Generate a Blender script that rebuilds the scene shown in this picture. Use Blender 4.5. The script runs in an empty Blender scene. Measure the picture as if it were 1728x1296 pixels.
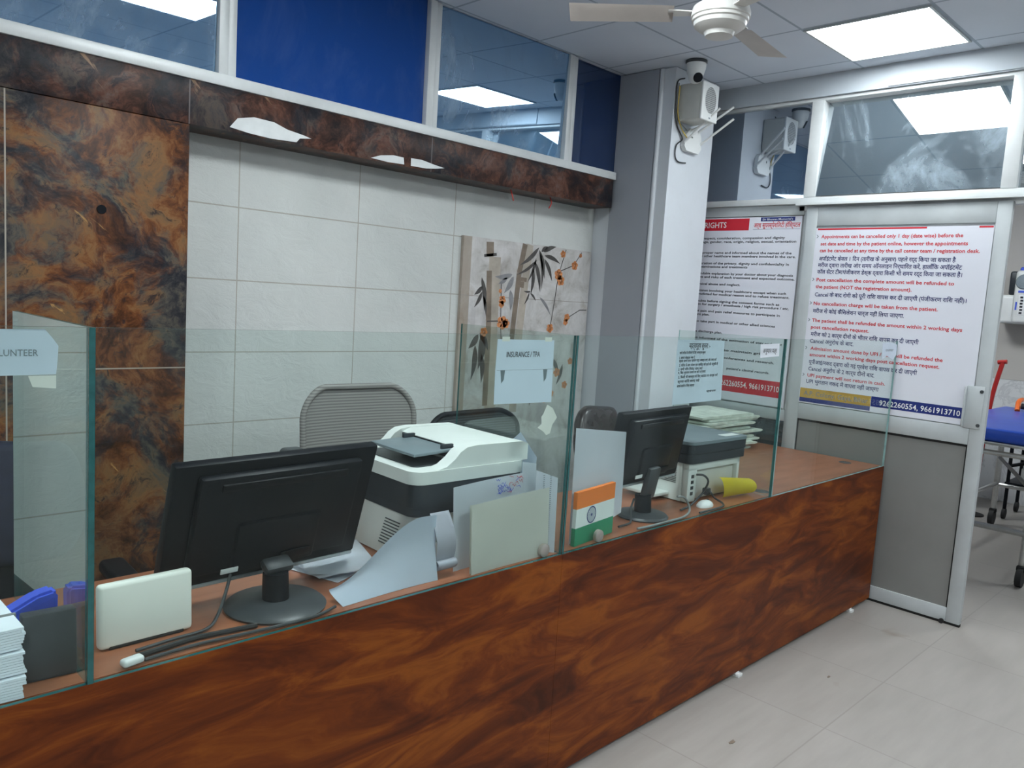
import bpy, bmesh, math, random
from mathutils import Vector, Matrix, Euler, noise
random.seed(7)
PI = math.pi
SC = bpy.context.scene
COL = SC.collection

# ------------------------------------------------------------------ materials
def nt(name):
    m = bpy.data.materials.new(name); m.use_nodes = True
    n = m.node_tree; n.nodes.clear()
    return m, n
class G:
    """tiny node-graph helper"""
    def __init__(s, name):
        s.m, s.t = nt(name); s.out = s.n('ShaderNodeOutputMaterial')
    def n(s, typ, ins=None, **kw):
        o = s.t.nodes.new(typ)
        for k, v in kw.items(): setattr(o, k, v)
        for k, v in (ins or {}).items():
            s.set(o.inputs[k], v)
        return o
    def set(s, sock, v):
        if isinstance(v, bpy.types.NodeSocket): s.t.links.new(v, sock)
        elif isinstance(v, bpy.types.Node): s.t.links.new(v.outputs[0], sock)
        else:
            if isinstance(v, tuple) and len(v) == 3 and sock.type == 'RGBA': v = (*v, 1)
            sock.default_value = v
    def math(s, op, a, b=0.0, c=0.0):
        return s.n('ShaderNodeMath', {0: a, 1: b, 2: c}, operation=op).outputs[0]
    def co(s, scale=(1, 1, 1), rot=(0, 0, 0), loc=(0, 0, 0), kind='Object'):
        tc = s.n('ShaderNodeTexCoord')
        return s.n('ShaderNodeMapping', {0: tc.outputs[kind], 1: loc, 2: rot, 3: scale}).outputs[0]
    def noise(s, co, scale, detail=4, rough=.55, dist=0.0):
        return s.n('ShaderNodeTexNoise', {'Vector': co, 'Scale': scale, 'Detail': detail, 'Roughness': rough, 'Distortion': dist}).outputs[0]
    def ramp(s, fac, stops, interp='LINEAR'):
        r = s.n('ShaderNodeValToRGB', {0: fac}); cr = r.color_ramp; cr.interpolation = interp
        while len(cr.elements) < len(stops): cr.elements.new(.5)
        for e, (p, c) in zip(cr.elements, stops):
            e.position = p; e.color = (*c, 1) if len(c) == 3 else c
        return r.outputs[0]
    def mix(s, f, a, b, mode='MIX'):
        x = s.n('ShaderNodeMix', data_type='RGBA', blend_type=mode)
        s.set(x.inputs[0], f); s.set(x.inputs[6], a); s.set(x.inputs[7], b)
        return x.outputs[2]
    def sep(s, co):
        return s.n('ShaderNodeSeparateXYZ', {0: co}).outputs
    def line(s, v, period, off, w):
        """1 on a line every `period` (metres)"""
        f = s.math('FRACT', s.math('DIVIDE', s.math('SUBTRACT', v, off), period))
        d = s.math('MINIMUM', f, s.math('SUBTRACT', 1.0, f))
        return s.math('LESS_THAN', d, w / period)
    def pbr(s, color, rough=.5, metal=0.0, spec=.5, bump=None, bs=.2, bd=.01, **kw):
        p = s.n('ShaderNodeBsdfPrincipled')
        s.set(p.inputs['Base Color'], color); s.set(p.inputs['Roughness'], rough)
        s.set(p.inputs['Metallic'], metal); s.set(p.inputs['Specular IOR Level'], spec)
        if bump is not None:
            b = s.n('ShaderNodeBump', {'Height': bump, 'Strength': bs, 'Distance': bd})
            s.set(p.inputs['Normal'], b)
        for k, v in kw.items(): s.set(p.inputs[k.replace('_', ' ')], v)
        return p
    def done(s, sh):
        s.t.links.new(sh.outputs[0], s.out.inputs[0]); return s.m

def plain(name, col, rough=.5, metal=0.0, var=.10, scale=9.0, spec=.5, emit=None):
    g = G(name); c = g.co()
    f = g.noise(c, scale, 5)
    lo = tuple(x * (1 - var) for x in col); hi = tuple(min(1, x * (1 + var)) for x in col)
    p = g.pbr(g.ramp(f, [(.3, lo), (.7, hi)]), rough, metal, spec)
    if emit:
        p.inputs['Emission Color'].default_value = (*emit[0], 1); p.inputs['Emission Strength'].default_value = emit[1]
    return g.done(p)

M = {}
def mk():
    # painted wall and column
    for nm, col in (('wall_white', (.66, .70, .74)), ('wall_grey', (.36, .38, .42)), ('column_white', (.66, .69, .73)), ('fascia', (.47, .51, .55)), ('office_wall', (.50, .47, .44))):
        g = G(nm); c = g.co()
        f = g.noise(c, 1.6, 6, .6); f2 = g.noise(c, 14, 4)
        base = g.ramp(f, [(.3, tuple(x * .90 for x in col)), (.7, col)])
        base = g.mix(g.ramp(f2, [(.55, (0, 0, 0)), (.8, (.12, .12, .12))]), base, (.45, .42, .38))
        M[nm] = g.done(g.pbr(base, .55, bump=f2, bs=.05))
    # ceiling: lay-in grid
    g = G('ceiling_tile'); c = g.co(); x, y, z = g.sep(c)
    ln = g.math('MAXIMUM', g.line(x, .6, 3.8, .007), g.line(y, .6, 1.95, .007))
    f = g.noise(c, .9, 3)
    base = g.ramp(f, [(.3, (.60, .65, .73)), (.7, (.68, .73, .81))])
    base = g.mix(ln, base, (.36, .42, .50))
    M['ceiling'] = g.done(g.pbr(base, .8))
    # floor tiles
    g = G('floor_tile'); c = g.co(); x, y, z = g.sep(c)
    la = g.math('MAXIMUM', g.line(x, .6, 2.98, .003), g.line(y, .6, 1.15, .003))
    cx = g.math('FLOOR', g.math('DIVIDE', g.math('SUBTRACT', x, 2.98), .6)); cy = g.math('FLOOR', g.math('DIVIDE', g.math('SUBTRACT', y, 1.15), .6))
    cell = g.n('ShaderNodeCombineXYZ', {0: cx, 1: cy}).outputs[0]
    w = g.n('ShaderNodeTexWhiteNoise', {0: cell}).outputs[0]
    f = g.noise(g.co((1, 6, 1)), 2.5, 5, .6)
    base = g.ramp(f, [(.3, (.325, .300, .275)), (.7, (.385, .355, .330))])
    base = g.mix(g.math('MULTIPLY', w, .30), base, (.29, .265, .24))
    dirt = g.noise(c, 3.4, 3, .5)
    base = g.mix(g.ramp(dirt, [(.68, (0, 0, 0)), (.76, (.6, .6, .6))]), base, (.24, .19, .14))
    base = g.mix(g.math('MULTIPLY', la, .50), base, (.23, .21, .19))
    M['floor'] = g.done(g.pbr(base, g.ramp(f, [(.3, (.28,) * 3), (.7, (.40,) * 3)]), spec=.35))
    # cream textured wall tile
    g = G('cream_tile'); c = g.co(); x, y, z = g.sep(c)
    la = g.math('MAXIMUM', g.line(x, .61, 1.60, .0028), g.line(z, .313, 1.89, .0028))
    f = g.noise(g.co((1, 1, 1.6), rot=(0, .5, 0)), 9, 8, .65, .6); f2 = g.noise(c, 1.7, 4)
    base = g.ramp(f2, [(.3, (.55, .575, .56)), (.7, (.67, .69, .67))])
    base = g.mix(g.math('MULTIPLY', f, .25), base, (.47, .46, .42))
    base = g.mix(g.math('MULTIPLY', la, .7), base, (.30, .27, .22))
    M['cream'] = g.done(g.pbr(base, .5, bump=f, bs=.55, bd=.012))
    # mottled rust stone
    def stone(nm, pa, pb, seamx, seamz, seamc, streak):
        g = G(nm); c = g.co(rot=(.2, .5, .1)); c2 = g.co((1, 1, 1), rot=(0, .85, 0))
        warp = g.n('ShaderNodeTexNoise', {'Vector': c, 'Scale': 2.6, 'Detail': 5.0}).outputs[1]
        v = g.n('ShaderNodeVectorMath', {0: c, 1: g.n('ShaderNodeVectorMath', {0: warp, 'Scale': .38}, operation='SCALE').outputs[0]}, operation='ADD').outputs[0]
        f = g.noise(v, 6.5, 12, .72, .3)
        hue = g.noise(g.n('ShaderNodeVectorMath', {0: v, 1: (7.3, 2.1, 5.5)}, operation='ADD').outputs[0], 3.1, 8, .66, .4)
        base = g.mix(g.ramp(hue, [(.46, (0, 0, 0)), (.56, (1, 1, 1))]), g.ramp(f, pa), g.ramp(f, pb))
        f3 = g.noise(v, 13, 10, .75, .4)
        base = g.mix(g.ramp(f3, [(.55, (0, 0, 0)), (.63, (.85,) * 3)]), base, (.014, .014, .019))
        vs = g.n('ShaderNodeVectorMath', {0: c2, 1: (4.5, 4.5, 1.1)}, operation='MULTIPLY').outputs[0]
        f4 = g.noise(vs, 1.9, 6, .62, .5)
        base = g.mix(g.ramp(f4, [(.655, (0, 0, 0)), (.68, (.85,) * 3)]), base, streak)
        x, y, z = g.sep(g.co())
        for a, o in ((x, seamx), (z, seamz)):
            for s_ in o:
                base = g.mix(g.math('LESS_THAN', g.math('ABSOLUTE', g.math('SUBTRACT', a, s_)), .0025), base, seamc)
        return g.done(g.pbr(base, .36, spec=.14, bump=f3, bs=.10))
    M['stone'] = stone('rust_stone', [(.34, (.020, .009, .006)), (.43, (.075, .026, .010)), (.50, (.155, .055, .018)), (.57, (.215, .105, .040)), (.66, (.14, .085, .045))],
                       [(.38, (.010, .011, .017)), (.47, (.032, .031, .034)), (.54, (.085, .075, .062)), (.62, (.13, .085, .045)), (.70, (.065, .068, .070))], (.69,), (1.22,), (.36, .32, .27), (.46, .26, .09))
    M['stone_beam'] = stone('dark_stone', [(.36, (.014, .010, .011)), (.46, (.050, .024, .018)), (.54, (.115, .050, .034)), (.62, (.14, .090, .075)), (.70, (.08, .06, .055))],
                       [(.38, (.010, .011, .016)), (.50, (.030, .028, .032)), (.60, (.085, .065, .055)), (.70, (.04, .043, .05))], (1.306, 2.50), (), (.16, .14, .14), (.30, .19, .12))
    # mahogany laminate
    g = G('mahogany'); c = g.co((.80, 1, 3.4), rot=(0, .10, 0))
    warp = g.n('ShaderNodeTexNoise', {'Vector': c, 'Scale': 1.1, 'Detail': 3.0}).outputs[1]
    v = g.n('ShaderNodeVectorMath', {0: c, 1: g.n('ShaderNodeVectorMath', {0: warp, 'Scale': .85}, operation='SCALE').outputs[0]}, operation='ADD').outputs[0]
    f = g.noise(v, 3.0, 9, .62, .7)
    base = g.ramp(f, [(.30, (.048, .011, .004)), (.42, (.095, .020, .005)), (.52, (.165, .036, .006)), (.63, (.265, .072, .009)), (.78, (.15, .033, .006))])
    fine = g.noise(g.co((3, 1, 60)), 5, 4)
    base = g.mix(g.math('MULTIPLY', fine, .22), base, (.05, .010, .004))
    M['wood'] = g.done(g.pbr(base, .42, spec=.16))
    g = G('desk_laminate'); c = g.co((1, 5, 1)); f = g.noise(c, 4, 6)
    M['desk'] = g.done(g.pbr(g.ramp(f, [(.3, (.24, .080, .036)), (.7, (.36, .135, .068))]), .34, spec=.45))
    # glass sheets
    g = G('clear_glass')
    tr = g.n('ShaderNodeBsdfTransparent', {0: (.925, .965, .955, 1)})
    gl = g.n('ShaderNodeBsdfGlossy', {0: (.95, 1, .98, 1), 'Roughness': .0})
    bf = g.n('ShaderNodeNewGeometry').outputs['Backfacing']
    fr = g.n('ShaderNodeFresnel', {0: g.math('ADD', 1.5, g.math('MULTIPLY', bf, 1 / 1.5 - 1.5))}).outputs[0]
    mx = g.n('ShaderNodeMixShader', {0: g.math('MULTIPLY', fr, .38)}); g.t.links.new(tr.outputs[0], mx.inputs[1]); g.t.links.new(gl.outputs[0], mx.inputs[2])
    df = g.n('ShaderNodeBsdfDiffuse', {0: (.55, .68, .66, 1)})
    hz = g.noise(g.co(), 2.3, 5, .6)
    mx2 = g.n('ShaderNodeMixShader', {0: g.ramp(hz, [(.45, (.0,) * 3), (.75, (.006,) * 3)])}); g.t.links.new(mx.outputs[0], mx2.inputs[1]); g.t.links.new(df.outputs[0], mx2.inputs[2])
    M['glass'] = g.done(mx2)
    g = G('divider_glass')
    tr = g.n('ShaderNodeBsdfTransparent', {0: (.90, .95, .93, 1)})
    gl = g.n('ShaderNodeBsdfGlossy', {0: (.90, .97, .95, 1), 'Roughness': .0})
    fr = g.math('MULTIPLY', g.math('POWER', g.n('ShaderNodeLayerWeight', {0: .5}).outputs[1], 3.0), 1.35)
    fr = g.math('MINIMUM', g.math('ADD', fr, .03), .9)
    mx = g.n('ShaderNodeMixShader', {0: fr}); g.t.links.new(tr.outputs[0], mx.inputs[1]); g.t.links.new(gl.outputs[0], mx.inputs[2])
    M['divider'] = g.done(mx)
    M['glass_edge_pale'] = plain('glass_edge_pale', (.26, .42, .42), .15, var=.25, scale=25)
    M['glass_edge'] = plain('glass_edge_teal', (.018, .115, .115), .15, var=.25, scale=25)
    # tinted window panes (dirty, mirror-like film)
    def film(nm, body, refl, smudge, sc, tint=(.75, .88, 1, 1)):
        g = G(nm); c = g.co()
        f = g.noise(g.co((1, 1, .7)), sc, 7, .68, .7)
        gl = g.n('ShaderNodeBsdfGlossy', {0: tint, 'Roughness': .015})
        d = g.n('ShaderNodeBsdfDiffuse', {0: (*body, 1)})
        mx = g.n('ShaderNodeMixShader', {0: refl}); g.t.links.new(d.outputs[0], mx.inputs[1]); g.t.links.new(gl.outputs[0], mx.inputs[2])
        s2 = g.n('ShaderNodeBsdfDiffuse', {0: (.50, .60, .68, 1)})
        mx2 = g.n('ShaderNodeMixShader', {0: g.ramp(f, [(.50, (0, 0, 0)), (.72, (smudge,) * 3)])}); g.t.links.new(mx.outputs[0], mx2.inputs[1]); g.t.links.new(s2.outputs[0], mx2.inputs[2])
        return g.done(mx2)
    M['film_mirror'] = film('blue_mirror_film', (.02, .10, .24), .50, .34, 2.2, (.62, .82, 1, 1))
    M['film_matte'] = film('blue_matte_film', (.008, .055, .26), .035, .04, 3.0)
    M['film_dark'] = film('dark_blue_film', (.005, .018, .075), .14, .03, 3.0)
    M['transom_a'] = film('transom_clear', (.02, .035, .06), .62, .06, 2.0, (.85, .92, 1, 1))
    M['transom_b'] = film('transom_smudged', (.07, .10, .12), .50, .55, 2.0, (.9, .96, 1, 1))
    M['dark_pane'] = film('dark_lower_pane', (.045, .06, .065), .22, .10, 3)
    # metals and plastics
    M['alu'] = plain('painted_aluminium', (.50, .53, .54), .38, .15, .08, 6)
    M['alu_white'] = plain('white_aluminium', (.66, .68, .68), .4, .1, .10, 5)
    M['door_panel'] = plain('door_board_grey', (.215, .213, .205), .45, 0, .07, 3)
    M['steel'] = plain('brushed_steel', (.55, .55, .54), .28, .9, .1, 20)
    M['black'] = plain('black_plastic', (.004, .005, .008), .45, 0, .15, 3, .18)
    M['black_gloss'] = plain('black_gloss', (.004, .005, .008), .28, 0, .15, 3, .2)
    M['dark_grey'] = plain('dark_grey_plastic', (.045, .05, .055), .4, 0, .15, 12)
    M['charcoal'] = plain('charcoal_plastic', (.022, .028, .036), .38, 0, .15, 10)
    M['slate'] = plain('slate_plastic', (.16, .20, .22), .42, 0, .08, 10)
    M['printer_white'] = plain('printer_white', (.70, .73, .70), .42, 0, .05, 6)
    M['printer_beige'] = plain('printer_beige', (.58, .58, .54), .45, 0, .06, 6)
    M['white'] = plain('white_plastic', (.74, .75, .74), .4, 0, .05, 8)
    M['fan_white'] = plain('fan_enamel', (.70, .69, .66), .35, 0, .08, 6)
    M['blade'] = plain('fan_blade_beige', (.60, .56, .53), .4, 0, .08, 5)
    M['paper'] = plain('white_paper', (.76, .80, .86), .75, 0, .05, 5)
    M['paper_blue'] = plain('cool_paper', (.66, .74, .84), .75, 0, .06, 5)
    M['paper_shade'] = plain('shaded_paper', (.55, .57, .64), .75, 0, .08, 7)  # white paper with shade of the curled inside put into its colour
    M['cream_card'] = plain('cream_card', (.80, .80, .735), .7, 0, .05, 5)
    M['newsprint'] = plain('newsprint', (.64, .66, .60), .85, 0, .18, 22)
    M['yellow'] = plain('yellow_paper', (.78, .66, .045), .7, 0, .06, 8)
    M['orange'] = plain('saffron_card', (.80, .19, .015), .5, 0, .04, 8)
    M['green'] = plain('green_card', (.01, .25, .12), .5, 0, .06, 8)
    M['flag_white'] = plain('white_card', (.74, .78, .76), .5, 0, .04, 8)
    M['navy'] = plain('navy_ink', (.012, .02, .12), .5, 0, .1, 20)
    M['navy_band'] = plain('navy_band', (.008, .022, .17), .45, 0, .08, 10)
    M['red_band'] = plain('red_band', (.58, .012, .03), .45, 0, .06, 10)
    M['red_ink'] = plain('red_ink', (.62, .035, .05), .5, 0, .06, 20)
    M['black_ink'] = plain('black_ink', (.02, .022, .03), .6, 0, .1, 20)
    M['grey_ink'] = plain('grey_ink', (.20, .24, .27), .6, 0, .1, 20)
    M['white_ink'] = plain('white_ink', (.85, .85, .85), .5, 0, .02, 20)
    M['gold_band'] = plain('gold_band', (.55, .34, .05), .45, 0, .08, 10)
    M['poster'] = plain('poster_vinyl', (.74, .75, .82), .35, 0, .03, 2)
    M['plaster'] = plain('exposed_plaster', (.72, .74, .74), .8, 0, .08, 12)
    M['leather'] = plain('black_leather', (.030, .024, .024), .27, 0, .5, 20)
    M['navy_fabric'] = plain('navy_fabric', (.012, .015, .032), .8, 0, .2, 30)
    M['blue_vinyl'] = plain('blue_vinyl', (.02, .07, .42), .3, 0, .1, 5)
    M['blue_cloth'] = plain('blue_cloth', (.05, .10, .62), .6, 0, .15, 12)
    M['red'] = plain('red_paint', (.45, .02, .015), .4, 0, .1, 10)
    M['orange_pl'] = plain('orange_plastic', (.75, .14, .02), .4, 0, .1, 10)
    M['rubber'] = plain('black_rubber', (.012, .012, .013), .7, 0, .2, 20)
    M['cable'] = plain('dark_cable', (.03, .033, .036), .5, 0, .2, 30)
    M['cable_grey'] = plain('grey_cable', (.22, .23, .23), .5, 0, .15, 30)
    M['cable_yellow'] = plain('yellow_cable', (.55, .40, .08), .5, 0, .15, 30)
    M['cable_red'] = plain('red_cable', (.45, .03, .02), .5, 0, .1, 30)
    M['brass'] = plain('dull_pink_metal', (.42, .36, .33), .4, .5, .1, 20)
    M['seal_black'] = plain('black_gasket', (.008, .008, .008), .8, 0, .2, 20)  # even black of the door gasket and bottom seal
    # mesh fabric of the chairs
    for nm, a, b in (('mesh_grey', (.155, .148, .14), (.27, .26, .245)), ('mesh_black', (.012, .016, .02), (.055, .062, .068))):
        g = G(nm); x, y, z = g.sep(g.co())
        f = g.math('FRACT', g.math('MULTIPLY', z, 85.0))
        M[nm] = g.done(g.pbr(g.mix(g.math('GREATER_THAN', f, .45), a, b), .7))
    # vents / grille
    g = G('speaker_grille'); c = g.co((95, 95, 95)); x, y, z = g.sep(c)
    fx = g.math('SUBTRACT', g.math('FRACT', x), .5); fz = g.math('SUBTRACT', g.math('FRACT', z), .5)
    d = g.math('ADD', g.math('MULTIPLY', fx, fx), g.math('MULTIPLY', fz, fz))
    M['grille'] = g.done(g.pbr(g.mix(g.math('LESS_THAN', d, .10), (.42, .43, .43), (.06, .06, .06)), .5))
    # decorative tile ground
    g = G('art_tile_ground'); c = g.co()
    f = g.noise(c, 5.5, 8, .65, .5); f2 = g.noise(g.co((4, 1, .6)), 3, 5)
    base = g.ramp(f, [(.32, (.33, .30, .27)), (.45, (.50, .48, .46)), (.6, (.62, .60, .59)), (.72, (.46, .42, .38))])
    base = g.mix(g.ramp(f2, [(.55, (0, 0, 0)), (.75, (.6,) * 3)]), base, (.36, .34, .36))
    x, y, z = g.sep(c)
    base = g.mix(g.math('MULTIPLY', g.math('LESS_THAN', x, .06), .7), base, (.30, .235, .17))
    base = g.mix(g.math('LESS_THAN', g.math('ABSOLUTE', g.math('SUBTRACT', z, 1.575)), .0018), base, (.33, .30, .27))
    M['art'] = g.done(g.pbr(base, .35))
    M['ink_leaf'] = plain('ink_leaf', (.075, .07, .065), .4, 0, .35, 14)
    M['ink_pale'] = plain('ink_pale', (.24, .24, .25), .4, 0, .25, 14)
    M['bamboo'] = plain('bamboo_brown', (.21, .165, .125), .4, 0, .35, 9)
    M['bamboo_pale'] = plain('bamboo_pale', (.42, .37, .31), .4, 0, .2, 9)
    M['blossom'] = plain('blossom_orange', (.62, .24, .09), .4, 0, .3, 40)
    # lamps
    g = G('lamp_diffuser')
    e = g.n('ShaderNodeEmission', {0: (.90, .975, 1.0, 1), 1: 25.0}); M['lamp'] = g.done(e)
    g = G('lamp_diffuser_door'); e = g.n('ShaderNodeEmission', {0: (.90, .97, 1.0, 1), 1: 15.0}); M['lamp_door'] = g.done(e)
    # dado tile in the next room
    g = G('dado_tile'); c = g.co(); x, y, z = g.sep(c)
    f = g.noise(c, 2.2, 6, .7, 1.0)
    base = g.ramp(f, [(.47, (.66, .66, .67)), (.5, (.52, .52, .54)), (.53, (.66, .66, .67))])
    M['dado'] = g.done(g.pbr(base, .25))
mk()

# ------------------------------------------------------------------ mesh builder
class MB:
    def __init__(s): s.b = bmesh.new(); s.mi = 0
    def _tag(s, faces):
        for f in faces: f.material_index = s.mi
    def box(s, c, d, bev=0.0, rot=None, seg=2):
        r = bmesh.ops.create_cube(s.b, size=1.0); vs = r['verts']
        bmesh.ops.scale(s.b, vec=d, verts=vs)
        fs = list({f for v in vs for f in v.link_faces})
        if bev > 0:
            es = list({e for v in vs for e in v.link_edges})
            rb = bmesh.ops.bevel(s.b, geom=es, offset=bev, segments=seg, affect='EDGES', profile=.5)
            vs = list({v for f in rb['faces'] for v in f.verts} | {v for v in vs if v.is_valid})
            fs = list({f for v in vs for f in v.link_faces})
        if rot is not None:
            bmesh.ops.rotate(s.b, cent=(0, 0, 0), matrix=Euler(rot).to_matrix(), verts=vs)
        bmesh.ops.translate(s.b, vec=c, verts=vs); s._tag(fs); return s
    def bx(s, x0, x1, y0, y1, z0, z1, bev=0.0):
        return s.box(((x0 + x1) / 2, (y0 + y1) / 2, (z0 + z1) / 2), (abs(x1 - x0), abs(y1 - y0), abs(z1 - z0)), bev)
    def cyl(s, p0, p1, r0, r1=None, n=20, cap=True):
        p0, p1 = Vector(p0), Vector(p1); d = p1 - p0; r1 = r0 if r1 is None else r1
        q = d.to_track_quat('Z', 'Y')
        rings = []
        for p, r in ((p0, r0), (p1, r1)):
            rings.append([s.b.verts.new(p + q @ Vector((r * math.cos(2 * PI * i / n), r * math.sin(2 * PI * i / n), 0))) for i in range(n)])
        fs = [s.b.faces.new((rings[0][i], rings[0][(i + 1) % n], rings[1][(i + 1) % n], rings[1][i])) for i in range(n)]
        if cap: fs += [s.b.faces.new(rings[0][::-1]), s.b.faces.new(rings[1])]
        s._tag(fs); return s
    def tube(s, pts, r, n=8, smooth=True):
        P = [Vector(p) for p in pts]
        if smooth and len(P) > 2:
            Q = []
            for i in range(len(P) - 1):
                a, b, c, d = P[max(i - 1, 0)], P[i], P[i + 1], P[min(i + 2, len(P) - 1)]
                for k in range(5):
                    t = k / 5
                    Q.append(.5 * ((2 * b) + (c - a) * t + (2 * a - 5 * b + 4 * c - d) * t * t + (3 * b - a - 3 * c + d) * t ** 3))
            P = Q + [P[-1]]
        prev = None; rings = []
        for i, p in enumerate(P):
            t = (P[min(i + 1, len(P) - 1)] - P[max(i - 1, 0)]).normalized()
            if prev is None:
                nrm = t.orthogonal().normalized()
            else:
                nrm = (prev - t * prev.dot(t)); nrm = nrm.normalized() if nrm.length > 1e-6 else t.orthogonal().normalized()
            prev = nrm; bi = t.cross(nrm)
            rings.append([s.b.verts.new(p + nrm * r * math.cos(2 * PI * k / n) + bi * r * math.sin(2 * PI * k / n)) for k in range(n)])
        fs = []
        for a, b in zip(rings, rings[1:]):
            fs += [s.b.faces.new((a[k], a[(k + 1) % n], b[(k + 1) % n], b[k])) for k in range(n)]
        fs += [s.b.faces.new(rings[0][::-1]), s.b.faces.new(rings[-1])]
        s._tag(fs); return s
    def lathe(s, prof, c=(0, 0, 0), n=32):
        """prof: (r,z) list, axis +z"""
        c = Vector(c); rings = []
        for r, z in prof:
            if r < 1e-5: rings.append([s.b.verts.new(c + Vector((0, 0, z)))])
            else: rings.append([s.b.verts.new(c + Vector((r * math.cos(2 * PI * i / n), r * math.sin(2 * PI * i / n), z))) for i in range(n)])
        fs = []
        for a, b in zip(rings, rings[1:]):
            for i in range(n):
                j = (i + 1) % n
                if len(a) == 1 and len(b) == 1: continue
                if len(a) == 1: fs.append(s.b.faces.new((a[0], b[i], b[j])))
                elif len(b) == 1: fs.append(s.b.faces.new((a[i], a[j], b[0])))
                else: fs.append(s.b.faces.new((a[i], a[j], b[j], b[i])))
        s._tag(fs); return s
    def poly(s, pts):
        f = s.b.faces.new([s.b.verts.new(p) for p in pts]); s._tag([f]); return s
    def prism(s, pts, vec):
        """closed polygon extruded along vec"""
        v = Vector(vec); a = [s.b.verts.new(Vector(p)) for p in pts]; b = [s.b.verts.new(Vector(p) + v) for p in pts]; n = len(pts)
        fs = [s.b.faces.new((a[i], a[(i + 1) % n], b[(i + 1) % n], b[i])) for i in range(n)] + [s.b.faces.new(a[::-1]), s.b.faces.new(b)]
        s._tag(fs); return s
    def sheet(s, fn, nu=16, nv=12, th=0.0):
        g = [[s.b.verts.new(fn(i / nu, j / nv)) for j in range(nv + 1)] for i in range(nu + 1)]
        fs = [s.b.faces.new((g[i][j], g[i + 1][j], g[i + 1][j + 1], g[i][j + 1])) for i in range(nu) for j in range(nv)]
        if th:
            r = bmesh.ops.solidify(s.b, geom=fs, thickness=th)
            fs = [x for x in r['geom'] if isinstance(x, bmesh.types.BMFace)] + fs
        s._tag([f for f in fs if f.is_valid]); return s
    def mesh(s, name, mats, smooth=35):
        bmesh.ops.recalc_face_normals(s.b, faces=s.b.faces)
        me = bpy.data.meshes.new(name); s.b.to_mesh(me); s.b.free()
        for m in (mats if isinstance(mats, (list, tuple)) else [mats]): me.materials.append(M[m] if isinstance(m, str) else m)
        if smooth:
            me.shade_smooth(); me.set_sharp_from_angle(angle=math.radians(smooth))
        return me

def tag(o, label, cat, group=None):
    o['label'] = label; o['category'] = cat
    if group: o['group'] = group
    return o
def put(name, me, parent=None):
    o = bpy.data.objects.new(name, me); COL.objects.link(o)
    if parent is not None: o.parent = parent
    return o
def part(name, mb, mat, parent, smooth=35, label=None):
    o = put(name, mb.mesh(name, mat, smooth), parent)
    if label: o['label'] = label
    return o
def thing(name, label, cat, loc=(0, 0, 0), rz=0.0, group=None):
    o = put(name, None); o.location = loc; o.rotation_euler = (0, 0, rz); o.empty_display_size = .05
    return tag(o, label, cat, group)
def single(name, mb, mat, label, cat, loc=(0, 0, 0), rz=0.0, group=None, smooth=35):
    o = put(name, mb.mesh(name, mat, smooth)); o.location = loc; o.rotation_euler = (0, 0, rz)
    return tag(o, label, cat, group)
def struct(name, mb, mat, parent=None, smooth=35):
    o = put(name, mb.mesh(name, mat, smooth), parent)
    if parent is None: o['kind'] = 'structure'
    return o
def struct_root(name, loc=(0, 0, 0)):
    o = put(name, None); o.location = loc; o['kind'] = 'structure'; return o
def copy_tree(o, parent=None):
    c = o.copy(); COL.objects.link(c)
    if parent is not None: c.parent = parent
    for ch in o.children: copy_tree(ch, c)
    return c

# ------------------------------------------------------------------ lettering
CONS = set(range(0x0915, 0x093A)) | set(range(0x0958, 0x0960))
def shape(t):
    """put the short-i sign before its consonant cluster, as it is written"""
    o = []
    for ch in t:
        if ch == '\u093f' and o:
            i = len(o) - 1
            while i > 1 and o[i - 1] == '\u094d' : i -= 2
            o.insert(max(i, 0), ch)
        else: o.append(ch)
    return ''.join(o)
_tc = bpy.data.curves.new('lettering_source', 'FONT'); _to = bpy.data.objects.new('lettering_source', _tc)
COL.objects.link(_to)
def glyphs(t, bold):
    _tc.body = shape(t); _tc.size = 1.0; _tc.resolution_u = 2; _tc.offset = bold
    dg = bpy.context.evaluated_depsgraph_get(); dg.update()
    return bpy.data.meshes.new_from_object(_to.evaluated_get(dg))
class Letters:
    """lines of text on a plane: origin o, right U, up V"""
    def __init__(s, o, U, V, mats):
        s.o, s.U, s.V = Vector(o), Vector(U), Vector(V); s.N = s.U.cross(s.V); s.mats = mats
        s.v, s.f, s.m = [], [], []
    def line(s, t, u0, v0, h, u1=None, mat=0, bold=0.0, right=False, slope=0.0, lift=.0006):
        me = glyphs(t, bold)
        if not len(me.vertices): return s
        xs = [q.co.x for q in me.vertices]; w = max(xs) - min(xs); x0 = min(xs)
        sy = h / .72; sx = (u1 - u0) / w if u1 is not None else sy
        k = len(s.v)
        for q in me.vertices:
            a = u0 + (q.co.x - x0) * sx
            s.v.append(s.o + s.U * a + s.V * (v0 - h / 2 + q.co.y * sy + slope * (a - u0)) + s.N * lift)
        for p in me.polygons: s.f.append([k + i for i in p.vertices]); s.m.append(mat)
        bpy.data.meshes.remove(me); return s
    def rect(s, u0, u1, v0, v1, mat=0, lift=.0003):
        k = len(s.v)
        for a, b in ((u0, v0), (u1, v0), (u1, v1), (u0, v1)): s.v.append(s.o + s.U * a + s.V * b + s.N * lift)
        s.f.append([k, k + 1, k + 2, k + 3]); s.m.append(mat); return s
    def poly(s, pts, mat=0, lift=.0004):
        k = len(s.v)
        for a, b in pts: s.v.append(s.o + s.U * a + s.V * b + s.N * lift)
        s.f.append(list(range(k, k + len(pts)))); s.m.append(mat); return s
    def build(s, name, parent):
        me = bpy.data.meshes.new(name); me.from_pydata([tuple(q) for q in s.v], [], s.f)
        for m in s.mats: me.materials.append(M[m])
        me.polygons.foreach_set('material_index', s.m)
        return put(name, me, parent)

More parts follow.
